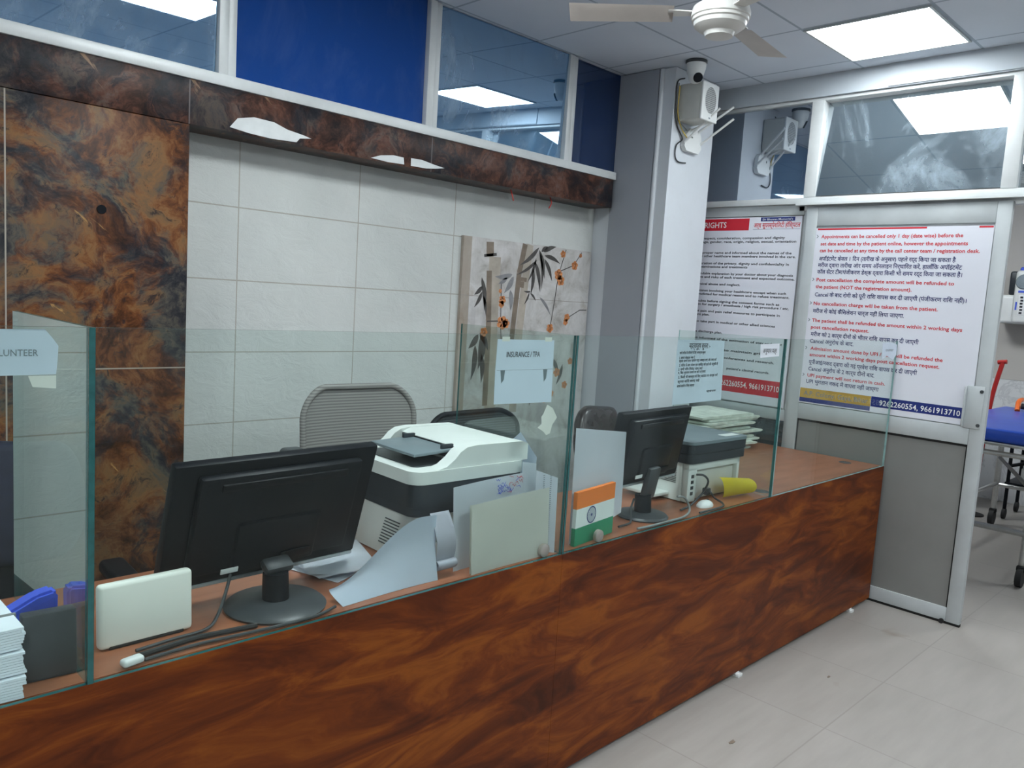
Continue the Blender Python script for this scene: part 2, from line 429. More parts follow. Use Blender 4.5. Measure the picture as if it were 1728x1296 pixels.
# ------------------------------------------------------------------ the room
YB, YF, XW, CZ = 3.33, 1.592, 4.585, 2.97
struct('floor', MB().bx(-3.2, 8.6, -4.7, 4.6, -.10, 0), 'floor')
struct('ceiling', MB().bx(-3.2, 8.6, -4.7, 4.6, CZ, CZ + .10), 'ceiling')
struct('wall_back', MB().bx(-3.2, 4.585, YB, YB + .15, 0, 2.34), 'cream')
struct('wall_back_upper', MB().bx(-3.2, 4.585, YB + .02, YB + .15, 2.345, CZ), 'wall_grey')
struct('wall_left', MB().bx(-3.2, -3.05, -4.7, YB, 0, CZ), 'wall_white')
struct('wall_front', MB().bx(-3.05, 8.45, -4.7, -4.55, 0, CZ), 'wall_white')
struct('wall_far', MB().bx(8.3, 8.45, -4.55, 4.4, 1.12, CZ), 'office_wall')
struct('wall_far_dado', MB().bx(8.29, 8.45, -4.55, 4.4, 0, 1.118), 'dado')
struct('wall_side', MB().bx(4.74, 8.29, 4.4, 4.55, 0, CZ), 'office_wall')
struct('wall_right', MB().bx(4.585, 4.70, -4.55, .02, 0, 2.235), 'wall_white')
# column in the corner, with a half-round cover strip on its left face
mb = MB().bx(3.98, 4.425, 2.79, YB - .001, 0, CZ - .004)
struct('wall_column', mb, 'column_white')
struct('trim_column_strip', MB().cyl((3.975, 2.88, 0), (3.975, 2.88, CZ - .004), .014, n=16), 'column_white')
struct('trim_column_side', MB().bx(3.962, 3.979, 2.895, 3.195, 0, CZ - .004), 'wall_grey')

# stone pier and beam framing the recessed tile wall
struct('trim_stone_pier', MB().bx(.28, 1.308, 3.15, YB - .001, 0, 2.164, .003), 'stone')
root = struct_root('trim_stone_beam')
struct('beam', MB().bx(-3.04, 3.93, 3.152, YB - .001, 2.166, 2.335, .003), 'stone_beam', root)
def patch(mb, pts, y):
    return mb.prism([(x, y, z) for x, z in pts], (0, -.002, 0))
mb = MB()
patch(mb, [(1.468, 2.185), (1.50, 2.225), (1.57, 2.243), (1.66, 2.24), (1.72, 2.222), (1.80, 2.212), (1.835, 2.205), (1.78, 2.196), (1.765, 2.178), (1.65, 2.172), (1.55, 2.176)], 3.1519)
part('chipped_patch', mb, 'plaster', root)
mb = MB()
patch(mb, [(2.145, 2.176), (2.20, 2.196), (2.27, 2.208), (2.33, 2.207), (2.335, 2.176), (2.24, 2.172)], 3.1519)
patch(mb, [(2.375, 2.176), (2.375, 2.212), (2.44, 2.214), (2.52, 2.203), (2.585, 2.197), (2.53, 2.186), (2.47, 2.178)], 3.1519)
part('chipped_patch', mb, 'plaster', root)
# hole with two dabs in the pier face
# clerestory windows over the beam
win = struct_root('window_1')
mb = MB()
mb.bx(-3.04, 3.945, 3.145, 3.215, 2.336, 2.382, .004)          # sill rail
for x in (-2.55, -1.62, -.58, .46, 1.455, 2.49, 3.50):
    mb.bx(x - .038, x + .002, 3.150, 3.21, 2.38, CZ - .002, .003); mb.bx(x + .004, x + .038, 3.158, 3.21, 2.38, CZ - .002, .003)
part('window_frame', mb, 'alu_white', win)
xs = [-2.55, -1.62, -.58, .46, 1.455, 2.49, 3.50, 3.975]
mats = ['film_matte', 'film_mirror', 'film_matte', 'film_mirror', 'film_matte', 'film_mirror', 'film_dark']
for a, b, m in zip(xs, xs[1:], mats):
    b1 = b - .038 if b < 3.9 else b - .015
    pn = part('pane', MB().box((0, 0, 0), (b1 - a - .038 - .003, .006, CZ - .003 - 2.384)), m, win)
    pn.location = ((a + .038 + b1) / 2, 3.182, (2.383 + CZ - .003) / 2)
    pn.rotation_euler = {.46: (math.radians(2.2), 0, math.radians(-1.3)), 2.49: (math.radians(2.0), 0, math.radians(-.8))}.get(a, (0, 0, 0))

# loose red wires under the beam
for (x, l, k) in ((3.10, .06, .012), (3.42, .065, -.02)):
    single('loose_wire', MB().tube([(x, 3.20, 2.166), (x + .004, 3.19, 2.166 - l * .5), (x + k, 3.185, 2.166 - l)], .0035, 6), 'cable_red',
           'short red wire stub hanging under the stone beam, ' + ('left of the pair' if x < 3.2 else 'right of the pair'), 'wire')

# right partition: fascia, transom, fixed panel, sliding door
struct('trim_fascia', MB().bx(4.56, 4.66, -4.54, 4.39, 2.845, CZ - .001).bx(4.552, 4.56, -4.54, 1.80, 2.85, CZ - .001), 'fascia')
win = struct_root('window_2')
mb = MB()
mb.bx(4.575, 4.65, -.02, 3.32, 2.238, 2.275, .003); mb.bx(4.58, 4.65, -.02, 3.32, 2.825, 2.844, .002)
for y in (2.195, 1.165, .10):
    mb.bx(4.572, 4.65, y - .036, y + .036, 2.275, 2.826, .003)
part('window_frame', mb, 'alu_white', win)
part('pane', MB().bx(4.605, 4.612, 2.231, 3.32, 2.276, 2.825), 'transom_a', win)
pn = part('pane', MB().box((0, 0, 0), (.006, .956, .543)), 'transom_b', win)
pn.location = (4.612, 1.68, 2.5505); pn.rotation_euler = (0, math.radians(6.5), 0)
part('pane', MB().bx(4.605, 4.612, .136, 1.129, 2.276, 2.825), 'transom_b', win)
struct('trim_door_track', MB().bx(4.545, 4.60, -.02, 2.26, 2.226, 2.237).bx(4.60, 4.66, -.02, 2.26, 2.20, 2.237), 'alu_white')

fp = struct_root('wall_partition')
mb = MB().bx(4.60, 4.655, 2.15, 2.225, 0, 2.2, .003).bx(4.60, 4.655, 2.225, 3.32, 2.175, 2.237, .003).bx(4.60, 4.655, 2.225, 3.32, .93, 1.0, .003).bx(4.60, 4.655, 2.225, 3.32, 0, .09, .003)
part('partition_frame', mb, 'alu', fp)
part('upper_pane', MB().bx(4.622, 4.630, 2.226, 3.32, 1.001, 2.174), 'alu_white', fp)
part('lower_pane', MB().bx(4.622, 4.630, 2.226, 3.32, .091, .929), 'dark_pane', fp)

dr = struct_root('door_1', (4.585, 1.66, 0))
def dm(): return MB()
y0, y1 = 1.132 - 1.66, 2.195 - 1.66
mb = MB()
mb.bx(-.018, .018, y0, y0 + .068, .014, 2.212, .003); mb.bx(-.018, .018, y1 - .068, y1, .014, 2.212, .003)
mb.bx(-.017, .017, y0 + .068, y1 - .068, 2.105, 2.212, .003)
mb.bx(-.017, .017, y0 + .068, y1 - .068, .968, 1.062, .003)
mb.bx(-.017, .017, y0 + .068, y1 - .068, .014, .088, .003)
part('door_frame', mb, 'alu', dr)
part('upper_panel', MB().bx(-.004, .006, y0 + .068, y1 - .068, 1.062, 2.105), 'alu_white', dr)
part('lower_panel', MB().bx(-.006, .006, y0 + .068, y1 - .068, .088, .968), 'door_panel', dr)
mb = MB()
for a, b, c, d in ((y0 + .068, y0 + .075, .088, .968), (y1 - .075, y1 - .068, .088, .968)): mb.bx(-.010, -.006, a, b, c, d)
mb.bx(-.010, -.006, y0 + .07, y1 - .07, .955, .968)
part('gasket', mb, 'seal_black', dr)
mb = MB().bx(-.024, -.019, y0 + .018, y0 + .100, 1.055, 1.275, .002).bx(-.045, -.019, y0 + .098, y0 + .106, 1.06, 1.27, .002)
h = part('door_handle', mb, 'alu', dr)
part('screw', MB().cyl((-.0285, y0 + .03, 1.25), (-.024, y0 + .03, 1.25), .009, n=12).cyl((-.0285, y0 + .03, 1.075), (-.024, y0 + .03, 1.075), .009, n=12), 'dark_grey', h)
part('bottom_seal', MB().bx(-.012, .012, y0, y1, .0, .013), 'seal_black', dr)
part('floor_roller', MB().cyl((-.03, y0 + .085, .013), (-.018, y0 + .085, .013), .013, n=14), 'rubber', dr)

# ------------------------------------------------------------------ posters
UY, VZ = (0, -1, 0), (0, 0, 1)
def mk_poster(name, label, y_l, y_r, z0, z1, x):
    o = single(name, MB().bx(0, .002, y_r - y_l, 0, z0, z1), 'poster', label, 'poster', (x, y_l, 0))
    return o
p1 = mk_poster('rights_poster', 'white patient rights poster with red header on the fixed panel beside the column', 3.16, 2.235, 1.01, 2.17, 4.598)
L = Letters((0, 0, 0), UY, VZ, ['black_ink', 'red_band', 'white_ink', 'navy_band', 'red_ink'])
u = lambda y: 3.16 - y
L.rect(u(3.155), u(2.58), 2.09, 2.164, 1)
L.line('PATIENT RIGHTS', u(3.10), 2.127, .036, u(2.739), 2, .012, lift=.0008)
L.rect(u(2.503), u(2.279), 2.143, 2.167, 3).line("Dr Bhuwan Memorial's", u(2.490), 2.155, .011, u(2.292), 2, .01, lift=.0008)
L.line('अर्श सुपरस्पेशलिटी हॉस्पिटल', u(2.547), 2.120, .028, u(2.242), 4, .016)
L.rect(u(2.55), u(2.242), 2.094, 2.0955, 3)
for t, a, z, b in [
    ('with respect, consideration, compassion and dignity', 2.97, 2.043, 2.332), ('on age, gender, race, origin, religion, sexual, orientation', 2.945, 2.020, 2.258),
    ('by proper name and informed about the names of the', 2.937, 1.950, 2.28), ('and other healthcare team members involved in the care.', 2.937, 1.928, 2.252),
    ('consideration of the privacy, dignity and confidentiality in', 2.985, 1.882, 2.29), ('s, examinations and treatments', 2.94, 1.860, 2.564),
    ('understandable explanation by your doctor about your diagnosis', 3.00, 1.816, 2.257), ('benefits and risks of each treatment and expected outcome.', 2.97, 1.793, 2.245),
    ('physical abuse and neglect.', 2.939, 1.748, 2.603),
    ('decision involving your healthcare except when such', 2.931, 1.705, 2.289), ('contradicted for medical reason and to refuse treatment.', 2.955, 1.682, 2.266),
    ('r doubts before signing the consent forms such as', 2.945, 1.637, 2.326), ('form for surgery / anesthesia / high risk procedure / etc.', 2.934, 1.615, 2.261),
    ('about pain and pain relief measures to participate in', 2.955, 1.571, 2.316), ('ement plan.', 2.946, 1.548, 2.806),
    ('ee, to take part in medical or other allied sciences', 2.947, 1.503, 2.341), ('s.', 2.95, 1.480, 2.92),
    ('of the discharge plan.', 2.96, 1.437, 2.70), ('to be informed of the estimation of stay and cost', 2.95, 1.394, 2.282),
    ('not to maintain grid', 2.75, 1.327, 2.40), ('medical conferences and research.', 2.80, 1.278, 2.322), ("patient's clinical records.", 2.645, 1.213, 2.347)]:
    L.line(t, u(a), z, .0150, u(b), 0, .020)
L.rect(u(3.155), u(2.262), 1.065, 1.165, 1).line('9262260554, 9661913710', u(2.70), 1.119, .036, u(2.274), 2, .01, lift=.0008)
L.build('lettering', p1)

p2 = mk_poster('appointment_poster', 'white appointment cancellation poster in red and navy lettering on the sliding door', 2.127, 1.202, 1.066, 2.092, 4.5665)
u = lambda y: 2.127 - y
L = Letters((0, 0, 0), UY, VZ, ['navy', 'red_ink', 'white_ink', 'navy_band', 'gold_band', 'grey_ink', 'red_band'])
L.rect(0.01, u(1.52), 2.081, 2.090, 6).rect(u(1.27), u(1.205), 2.081, 2.090, 6)
for t, a, z, b, m in [
    ('Appointments can be cancelled only 1 day (date wise) before the', 2.092, 2.044, 1.34, 1), ('set date and time by the patient online, however the appointments', 2.092, 2.003, 1.313, 1),
    ('can be cancelled at any time by the call center team / registration desk.', 2.093, 1.964, 1.254, 1),
    ('अपॉइंटमेंट केवल 1 दिन (तारीख के अनुसार) पहले रद्द किया जा सकता है', 2.093, 1.917, 1.361, 0), ('मरीज द्वारा तारीख और समय ऑनलाइन निर्धारित करें, हालाँकि अपॉइंटमेंट', 2.094, 1.879, 1.327, 0),
    ('कॉल सेंटर टीम/पंजीकरण डेस्क द्वारा किसी भी समय रद्द किया जा सकता है।', 2.095, 1.841, 1.323, 0),
    ('Post cancellation the complete amount will be refunded to', 2.094, 1.795, 1.355, 1), ('the patient (NOT the registration amount).', 2.095, 1.755, 1.561, 1),
    ('Cancel के बाद रोगी को पूरी राशि वापस कर दी जाएगी (पंजीकरण राशि नहीं)।', 2.095, 1.709, 1.287, 0),
    ('No cancellation charge will be taken from the patient.', 2.097, 1.657, 1.419, 1), ('मरीज से कोई कैंसिलेशन चार्ज नहीं लिया जाएगा.', 2.097, 1.613, 1.585, 0),
    ('The patient shall be refunded the amount within 2 working days', 2.096, 1.558, 1.29, 1), ('post cancellation request.', 2.098, 1.518, 1.762, 1),
    ('मरीज को 2 कार्य दीनों के भीतर राशि वापस कर दी जाएगी', 2.095, 1.476, 1.494, 0), ('Cancel अनुरोध के बाद.', 2.096, 1.436, 1.839, 0),
    ('Admission amount done by UPI / cash will be refunded the', 2.088, 1.393, 1.365, 1), ('amount within 2 working days post cancellation request.', 2.089, 1.356, 1.377, 1),
    ('यूपीआई/नकद द्वारा की गई प्रवेश राशि वापस कर दी जाएगी', 2.09, 1.312, 1.484, 0), ('Cancel अनुरोध के 2 कार्य दीनों बाद.', 2.088, 1.272, 1.704, 0),
    ('UPI payment will not return in cash.', 2.09, 1.233, 1.643, 1), ('UPI भुगतान नकद में वापस नहीं जाएगा', 2.093, 1.197, 1.673, 0)]:
    L.line(t, u(a), z, (.0200 if m else .023), u(b), m, .022 if m else .016)
for z in (2.044, 1.795, 1.657, 1.558, 1.393, 1.233):
    a = u(2.113); L.poly([(a - .008, z + .009), (a - .003, z + .009), (a + .006, z), (a - .003, z - .009), (a - .008, z - .009), (a, z)], 5)
L.rect(0.003, u(1.71), 1.097, 1.154, 4).rect(.003, u(1.71), 1.072, 1.097, 3).rect(u(1.708), u(1.222), 1.098, 1.155, 3)
L.line('A.P. Colony, Gaya, Bihar', u(2.10), 1.126, .027, u(1.725), 5, .008, lift=.0008)
L.line('9262260554, 9661913710', u(1.662), 1.125, .030, u(1.251), 2, .012, lift=.0008)
L.build('lettering', p2)

# ------------------------------------------------------------------ decorative bamboo tiles
art = thing('decorative_tile_panel', 'grey wall tile panel painted with bamboo and orange blossom, set in the back wall', 'tile panel', (2.875, YB - .022, 0))
part('tile_face', MB().bx(0, 1.08, 0, .021, .02, 1.897), 'art', art)
mb = MB(); Y = -.0012
U = lambda x: x - 2.875
def leaf(x0, z0, x1, z1, w, mi):
    mb.mi = mi; dx, dz = x1 - x0, z1 - z0; l = math.hypot(dx, dz); nx, nz = -dz / l, dx / l
    A, B = [], []
    for k in range(9):
        t = k / 8; ww = w * math.sin(PI * min(1, t ** .75)) * (1 if t < 1 else 0); bend = .06 * l * math.sin(PI * t)
        A.append((U(x0 + dx * t + nx * (ww + bend)), Y, z0 + dz * t + nz * (ww + bend)))
        B.append((U(x0 + dx * t + nx * (bend - ww)), Y, z0 + dz * t + nz * (bend - ww)))
    mb.poly(A + B[1:-1][::-1])
def stem(pts, w, mi, y=-.0008):
    mb.mi = mi
    for (a, b), (c, d) in zip(pts, pts[1:]):
        l = math.hypot(c - a, d - b) or 1; nx, nz = -(d - b) / l * w, (c - a) / l * w
        mb.poly([(U(a + nx), y, b + nz), (U(a - nx), y, b - nz), (U(c - nx), y, d - nz), (U(c + nx), y, d + nz)])
# stalks 0 leaf,1 pale leaf,2 brown,3 pale brown,4 blossom
stem([(3.115, 1.80), (3.12, 1.40), (3.14, .95), (3.15, .4)], .045, 3, -.0004); stem([(3.075, 1.72), (3.095, 1.40), (3.10, .95)], .020, 2, -.0006)
stem([(3.35, 1.893), (3.315, 1.72), (3.29, 1.40), (3.27, .95)], .020, 2, -.0006); stem([(3.39, 1.893), (3.37, 1.70), (3.345, 1.4), (3.33, .9)], .03, 3, -.0004)
stem([(3.07, 1.88), (3.075, 1.80)], .028, 2); stem([(3.31, 1.69), (3.38, 1.685)], .012, 2); stem([(3.30, 1.66), (3.36, 1.655)], .018, 2); stem([(3.03, 1.80), (3.125, 1.815)], .008, 0)
for a in [(3.47, 1.885, 3.31, 1.765, .014), (3.46, 1.81, 3.29, 1.71, .010), (3.47, 1.87, 3.53, 1.70, .016), (3.44, 1.80, 3.50, 1.62, .015), (3.45, 1.82, 3.385, 1.67, .010), (3.43, 1.76, 3.42, 1.60, .014), (3.48, 1.86, 3.51, 1.63, .010), (3.52, 1.84, 3.665, 1.80, .013), (3.52, 1.82, 3.60, 1.69, .014), (3.51, 1.86, 3.62, 1.90, .014), (3.49, 1.86, 3.55, 1.895, .012), (3.42, 1.62, 3.36, 1.62, .006), (3.41, 1.615, 3.37, 1.54, .007), (3.42, 1.61, 3.47, 1.565, .007),
          (3.02, 1.68, 3.055, 1.49, .016), (3.03, 1.60, 2.975, 1.51, .012), (3.03, 1.63, 2.97, 1.58, .013), (3.04, 1.58, 3.07, 1.46, .010)]: leaf(*a, 0)
for a in [(3.26, 1.71, 3.12, 1.69, .016), (3.27, 1.70, 3.20, 1.60, .018), (3.25, 1.62, 3.26, 1.50, .018), (3.50, 1.59, 3.61, 1.48, .010), (3.22, 1.69, 3.15, 1.65, .012)]: leaf(*a, 1)
for a in [(3.02, 1.36, 2.95, 1.28, .02), (3.03, 1.37, 3.10, 1.27, .02), (3.05, 1.37, 3.03, 1.16, .028), (3.0, 1.30, 2.98, 1.10, .02), (3.05, 1.25, 3.06, 1.08, .018)]: leaf(*a, 0)
for a in [(3.45, 1.04, 3.38, .95, .012), (3.47, 1.05, 3.47, .93, .012), (3.49, 1.05, 3.56, .96, .012), (3.65, 1.22, 3.72, 1.10, .016), (3.75, 1.18, 3.70, 1.05, .014)]: leaf(*a, 0)
stem([(3.175, 1.655), (3.18, 1.56), (3.188, 1.42), (3.20, 1.33)], .003, 0); stem([(3.71, 1.95 - .06), (3.68, 1.80), (3.655, 1.73), (3.64, 1.6), (3.61, 1.40)], .003, 0)
stem([(3.65, 1.75), (3.79, 1.80), (3.86, 1.885)], .003, 0); stem([(3.945, 1.527), (3.88, 1.525), (3.76, 1.47)], .003, 0); stem([(3.08, 1.435), (3.20, 1.44)], .004, 0)
def bloom(x, z, r):
    mb.mi = 4
    for k in range(5):
        a = k * 2 * PI / 5 + x * 9; cx, cz = x + math.cos(a) * r * .55, z + math.sin(a) * r * .55
        mb.poly([(U(cx + math.cos(t) * r * .5), -.0016, cz + math.sin(t) * r * .42) for t in [i * 2 * PI / 9 for i in range(9)]])
for a in [(3.655, 1.735, .036), (3.68, 1.70, .034), (3.685, 1.862, .024), (3.80, 1.80, .030), (3.85, 1.865, .014), (3.76, 1.475, .026), (3.75, 1.445, .022), (3.61, 1.405, .03), (3.19, 1.56, .028), (3.185, 1.535, .022), (3.20, 1.43, .042), (3.23, 1.425, .03), (3.06, 1.375, .028), (3.17, 1.61, .013), (3.70, 1.13, .03), (3.78, 1.05, .026), (3.60, .97, .03), (3.66, 1.0, .024), (3.82, 1.20, .024)]: bloom(*a)
part('painted_motif', mb, ['ink_leaf', 'ink_pale', 'bamboo', 'bamboo_pale', 'blossom'], art, smooth=0)

# ------------------------------------------------------------------ reception counter
DZ = .78
ctr = thing('reception_counter', 'long reddish-brown wood laminate reception counter along the tiled floor', 'counter', (1.6, 1.62, 0))
C0 = Vector((1.6, 1.62, 0))
def rel(mb, x0, x1, y0, y1, z0, z1, bev=0.0): return mb.bx(x0 - C0.x, x1 - C0.x, y0 - C0.y, y1 - C0.y, z0, z1, bev)
part('front_panel', rel(MB(), -1.4, 1.8695, 1.592, 1.61, .022, DZ), 'wood', ctr)
part('front_panel', rel(MB(), 1.8705, 4.55, 1.592, 1.61, .022, DZ), 'wood', ctr)
part('end_panel', rel(MB(), 4.532, 4.55, 1.6105, 2.72, .022, .757), 'wood', ctr)
for x in (-1.38, .48, 1.87, 3.25):
    part('divider_panel', rel(MB(), x - .009, x + .009, 1.6105, 2.10, .022, .757), 'wood', ctr)
part('return_panel', rel(MB(), 3.85, 3.868, 2.16, 2.72, .022, .757), 'wood', ctr)
for x, y in ((1.9, 1.60), (3.10, 1.60), (4.30, 1.60), (.6, 1.60), (4.45, 2.6), (3.86, 2.6)):
    part('levelling_foot', MB().cyl((x - C0.x, y - C0.y, 0), (x - C0.x, y - C0.y, .022), .016, .012, 12).box((x - C0.x, y - .012 - C0.y, .007), (.035, .02, .014), .002), 'white', ctr)
wt = thing('worktop', 'reddish-brown laminate worktop lying along the whole reception counter', 'worktop', (1.6, 1.62, .757))
mb = MB()
pts = [(-1.4, 1.6108), (4.55, 1.6108), (4.55, 2.73), (3.79, 2.73), (3.79, 2.145), (-1.4, 2.145)]
mb.prism([(x - C0.x, y - C0.y, .0005) for x, y in pts], (0, 0, .0225))
part('top_board', mb, 'desk', wt)
for x, y in ((3.31, 1.67), (4.43, 1.76)):
    part('cable_grommet', MB().lathe([(0, .0232), (.026, .0232), (.027, .0245), (.031, .0250), (.034, .0232)], (x - C0.x, y - C0.y, 0), 20), 'dark_grey', wt)
# screens of clear glass standing on the worktop
GT = 1.475
spans = [(-1.4, .4805, 'leftmost, running out of the picture'), (.4935, 1.8635, 'in front of the large monitor'), (1.8765, 3.2445, 'in front of the small monitor'), (3.2555, 4.55, 'at the door end')]
for a, b, w in spans:
    mb = MB()
    r = bmesh.ops.create_cube(mb.b, size=1); bmesh.ops.scale(mb.b, vec=(b - a, .010, GT - DZ), verts=r['verts'])
    bmesh.ops.translate(mb.b, vec=((0), 0, (GT - DZ) / 2), verts=r['verts'])
    mb.b.faces.ensure_lookup_table(); mb.b.normal_update()
    for f in mb.b.faces: f.material_index = 0 if abs(f.normal.y) > .5 else 1
    o = single('glass_screen', mb, ['glass', 'glass_edge_pale' if a > 3 else 'glass_edge'], 'clear glass front screen on the counter, ' + w, 'glass screen', ((a + b) / 2, 1.599, DZ + .0003), smooth=0)
for x, w in ((.487, 'left of the large monitor'), (1.870, 'between the two printers'), (3.250, 'right of the small printer')):
    mb = MB()
    r = bmesh.ops.create_cube(mb.b, size=1); bmesh.ops.scale(mb.b, vec=(.011 if x < 1 else .007, .545, GT - DZ), verts=r['verts'])
    bmesh.ops.translate(mb.b, vec=(0, .2725, (GT - DZ) / 2), verts=r['verts'])
    mb.b.normal_update()
    for f in mb.b.faces: f.material_index = 0 if abs(f.normal.x) > .5 else 1
    single('glass_divider', mb, ['divider', 'glass_edge_pale' if x > 3 else 'glass_edge'], 'glass divider standing across the worktop ' + w, 'glass divider', (x, 1.592, DZ + .0003), smooth=0)
k = 0
for x, w in ((1.80, 'by the cream folder'), (2.07, 'below the tricolour holder')):
    single('glass_clip', MB().cyl((0, 0, 0), (0, .012, 0), .021, n=20).cyl((0, -.003, 0), (0, 0, 0), .015, .020, 20), 'brass', 'round dull metal clip at the foot of the glass ' + w, 'clip', (x, 1.6055, DZ + .022))

# notices stuck on the glass (inside face)
GB = 1.6050
def notice(name, label, pts, mat, y=GB, cat='notice'):
    o = single(name, MB().prism([(a, 0, b) for a, b in pts], (0, .0008, 0)), mat, label, cat, (0, y, 0), smooth=0); return o
n1 = notice('paper_notice', 'white paper notice reading INSURANCE / TPA taped on the glass', [(1.541, 1.461), (1.776, 1.459), (1.778, 1.38), (1.781, 1.271), (1.70, 1.273), (1.540, 1.276), (1.538, 1.37)], 'paper_blue')
L = Letters((0, -.0002, 0), (1, 0, 0), VZ, ['black_ink', 'paper', 'grey_ink'])
L.line('INSURANCE / TPA', 1.578, 1.418, .0165, 1.716, 0, .006)
L.rect(1.543, 1.777, 1.372, 1.3728, 2)
L.build('lettering', n1)
mb = MB()
for x in (1.558, 1.735):
    part('adhesive_tape', MB().prism([(x, 0, 1.372), (x + .018, 0, 1.372), (x + .015, 0, 1.345), (x + .006, 0, 1.335)], (0, -.0003, 0)), 'slate', n1, 0)
    part('adhesive_tape', MB().prism([(x, 0, 1.468), (x + .03, 0, 1.468), (x + .03, 0, 1.455), (x, 0, 1.455)], (0, -.0003, 0)), 'cream_card', n1, 0)
n2 = notice('paper_notice', 'white paper notice in Hindi lettering taped on the glass before the small printer', [(2.436, 1.466), (2.757, 1.464), (2.770, 1.232), (2.432, 1.229)], 'paper_blue')
L = Letters((0, -.0002, 0), (1, 0, 0), VZ, ['black_ink'])
L.line('महत्वपूर्ण सूचना :-', 2.512, 1.445, .020, 2.655, 0, .012)
for t, a, z, b, h in [('सभी मरीजों के परिजनों के लिए आवश्यक सूचना', 2.453, 1.418, 2.626, .009), ('1. अपना मोबाइल नंबर दें.', 2.453, 1.400, 2.557, .009), ('कृपया अपने साथ पहचान पत्र अवश्य लाएं और जमा करें', 2.453, 1.389, 2.708, .009), ('2. मरीज के साथ केवल एक व्यक्ति को रहने की अनुमति है', 2.456, 1.3725, 2.721, .009),
                        ('3. सभी जाँच रिपोर्ट साथ लाएं', 2.453, 1.358, 2.614, .009), ('4. बिल भुगतान समय पर करें धन्यवाद', 2.454, 1.3455, 2.638, .009), ('5. किसी भी समस्या के लिए काउंटर पर संपर्क करें', 2.457, 1.329, 2.726, .009), ('कृपया शांति बनाए रखें', 2.455, 1.313, 2.599, .009), ('आपके सहयोग के लिए धन्यवाद', 2.453, 1.2965, 2.567, .009), ('प्रबंधक', 2.656, 1.271, 2.724, .008)]:
    L.line(t, a, z, h, b, 0, .012, slope=.01)
L.build('lettering', n2)
n3 = notice('paper_label', 'small white Hindi paper label high on the glass right of the small printer', [(3.022, 1.452), (3.185, 1.456), (3.190, 1.402), (3.030, 1.396)], 'paper', 1.5925, cat='label')
Letters((0, -.0002, 0), (1, 0, 0), VZ, ['black_ink']).line('अनुमान पत्र', 3.045, 1.426, .020, 3.165, 0, .006).build('lettering', n3)
n4 = notice('paper_label', 'small curled white paper label at the far right corner of the glass', [(4.33, 1.462), (4.42, 1.468), (4.535, 1.455), (4.54, 1.40), (4.50, 1.372), (4.41, 1.395), (4.345, 1.377)], 'paper_blue', 1.5925, cat='label')
Letters((0, -.0002, 0), (1, 0, 0), VZ, ['grey_ink']).line('counter', 4.38, 1.428, .018, 4.49, 0, .006).build('lettering', n4)
n5 = notice('paper_notice', 'white paper notice with curled corner on the leftmost glass screen', [(.20, 1.468), (.412, 1.470), (.424, 1.455), (.434, 1.44), (.432, 1.405), (.430, 1.388), (.20, 1.386)], 'paper_blue')
Letters((0, -.0002, 0), (1, 0, 0), VZ, ['grey_ink']).line('VOLUNTEER', .318, 1.428, .012, .401, 0, .008).build('lettering', n5)
mb = MB().prism([(.385, -.0006, 1.386), (.430, -.0006, 1.386), (.430, -.0006, 1.362), (.392, -.0006, 1.366)], (0, .0003, 0)); part('adhesive_tape', mb, 'cream_card', n5, 0)
notice('torn_sticker', 'torn scrap of white paper stuck on the glass beside the divider', [(1.765, 1.264), (1.790, 1.252), (1.812, 1.222), (1.792, 1.200), (1.785, 1.175), (1.768, 1.170), (1.755, 1.182), (1.728, 1.196), (1.745, 1.206), (1.742, 1.228), (1.750, 1.236)], 'cream_card', cat='sticker')

# ------------------------------------------------------------------ monitors
def monitor(label, base_c, pc, w, hgt, yaw, tilt, back, base_r):
    """pc: centre of the panel (world), screen side faces +y"""
    t = thing('computer_monitor', label, 'monitor', (base_c[0], base_c[1], DZ), yaw)
    R = Matrix.Rotation(-yaw, 3, 'Z'); c = R @ (Vector(pc) - Vector((base_c[0], base_c[1], DZ)))
    T = Matrix.Translation(c) @ Matrix.Rotation(tilt, 4, 'X')
    def tp(mb): bmesh.ops.transform(mb.b, matrix=T, verts=mb.b.verts); return mb
    d = .020
    mb = MB().box((0, d, 0), (w, .030, hgt), .006); hs = part('housing', tp(mb), 'black', t)
    mb = MB().box((0, -.004, hgt * .02), (w * .80, .030, hgt * .80), .010).box((0, -.014, -hgt * .18), (w * .42, .035, hgt * .42), .012)
    mb.box((0, -.021, hgt * .34), (w * .62, .008, hgt * .06), .002)
    part('rear_cover', tp(mb), back, t)
    part('screen', tp(MB().box((0, d + .0155, .004), (w - .03, .002, hgt - .05))), 'black_gloss', t)
    mb = MB().box((0, d - .006, -hgt / 2 - .0045), (w * .985, .020, .009), .002); part('lower_trim', tp(mb), 'alu', t)
    mb = MB().box((-w * .22, -.0325, -hgt * .34), (.045, .003, .014), .001); part('rating_label', tp(mb), 'white', t)
    mb = MB().box((w * .10, -.0335, -hgt * .30), (.085, .004, .022), .001); part('port_cover', tp(mb), 'black_gloss', t)
    part('base', MB().lathe([(0, .001), (base_r, .001), (base_r + .002, .006), (base_r * .95, .013), (base_r * .5, .020), (0, .022)], (0, 0, 0), 40), 'dark_grey', t)
    top = T @ Vector((0, -.03, -hgt * .30))
    y0 = min(top.y - .01, .02)
    mb = MB(); mb.cyl((0, .0, .018), (0, .004, .085), .033, .031, 24)
    part('neck', mb, 'black', t)
    mb = MB(); mb.box(((top.x) / 2, (top.y + .0) / 2 - .006, (.085 + top.z) / 2), (.078, .026, (top.z - .075) * 1.25), .011, rot=(-math.atan2(top.y, top.z - .085), 0, 0)); part('hinge_arm', mb, 'dark_grey', t)
    return t
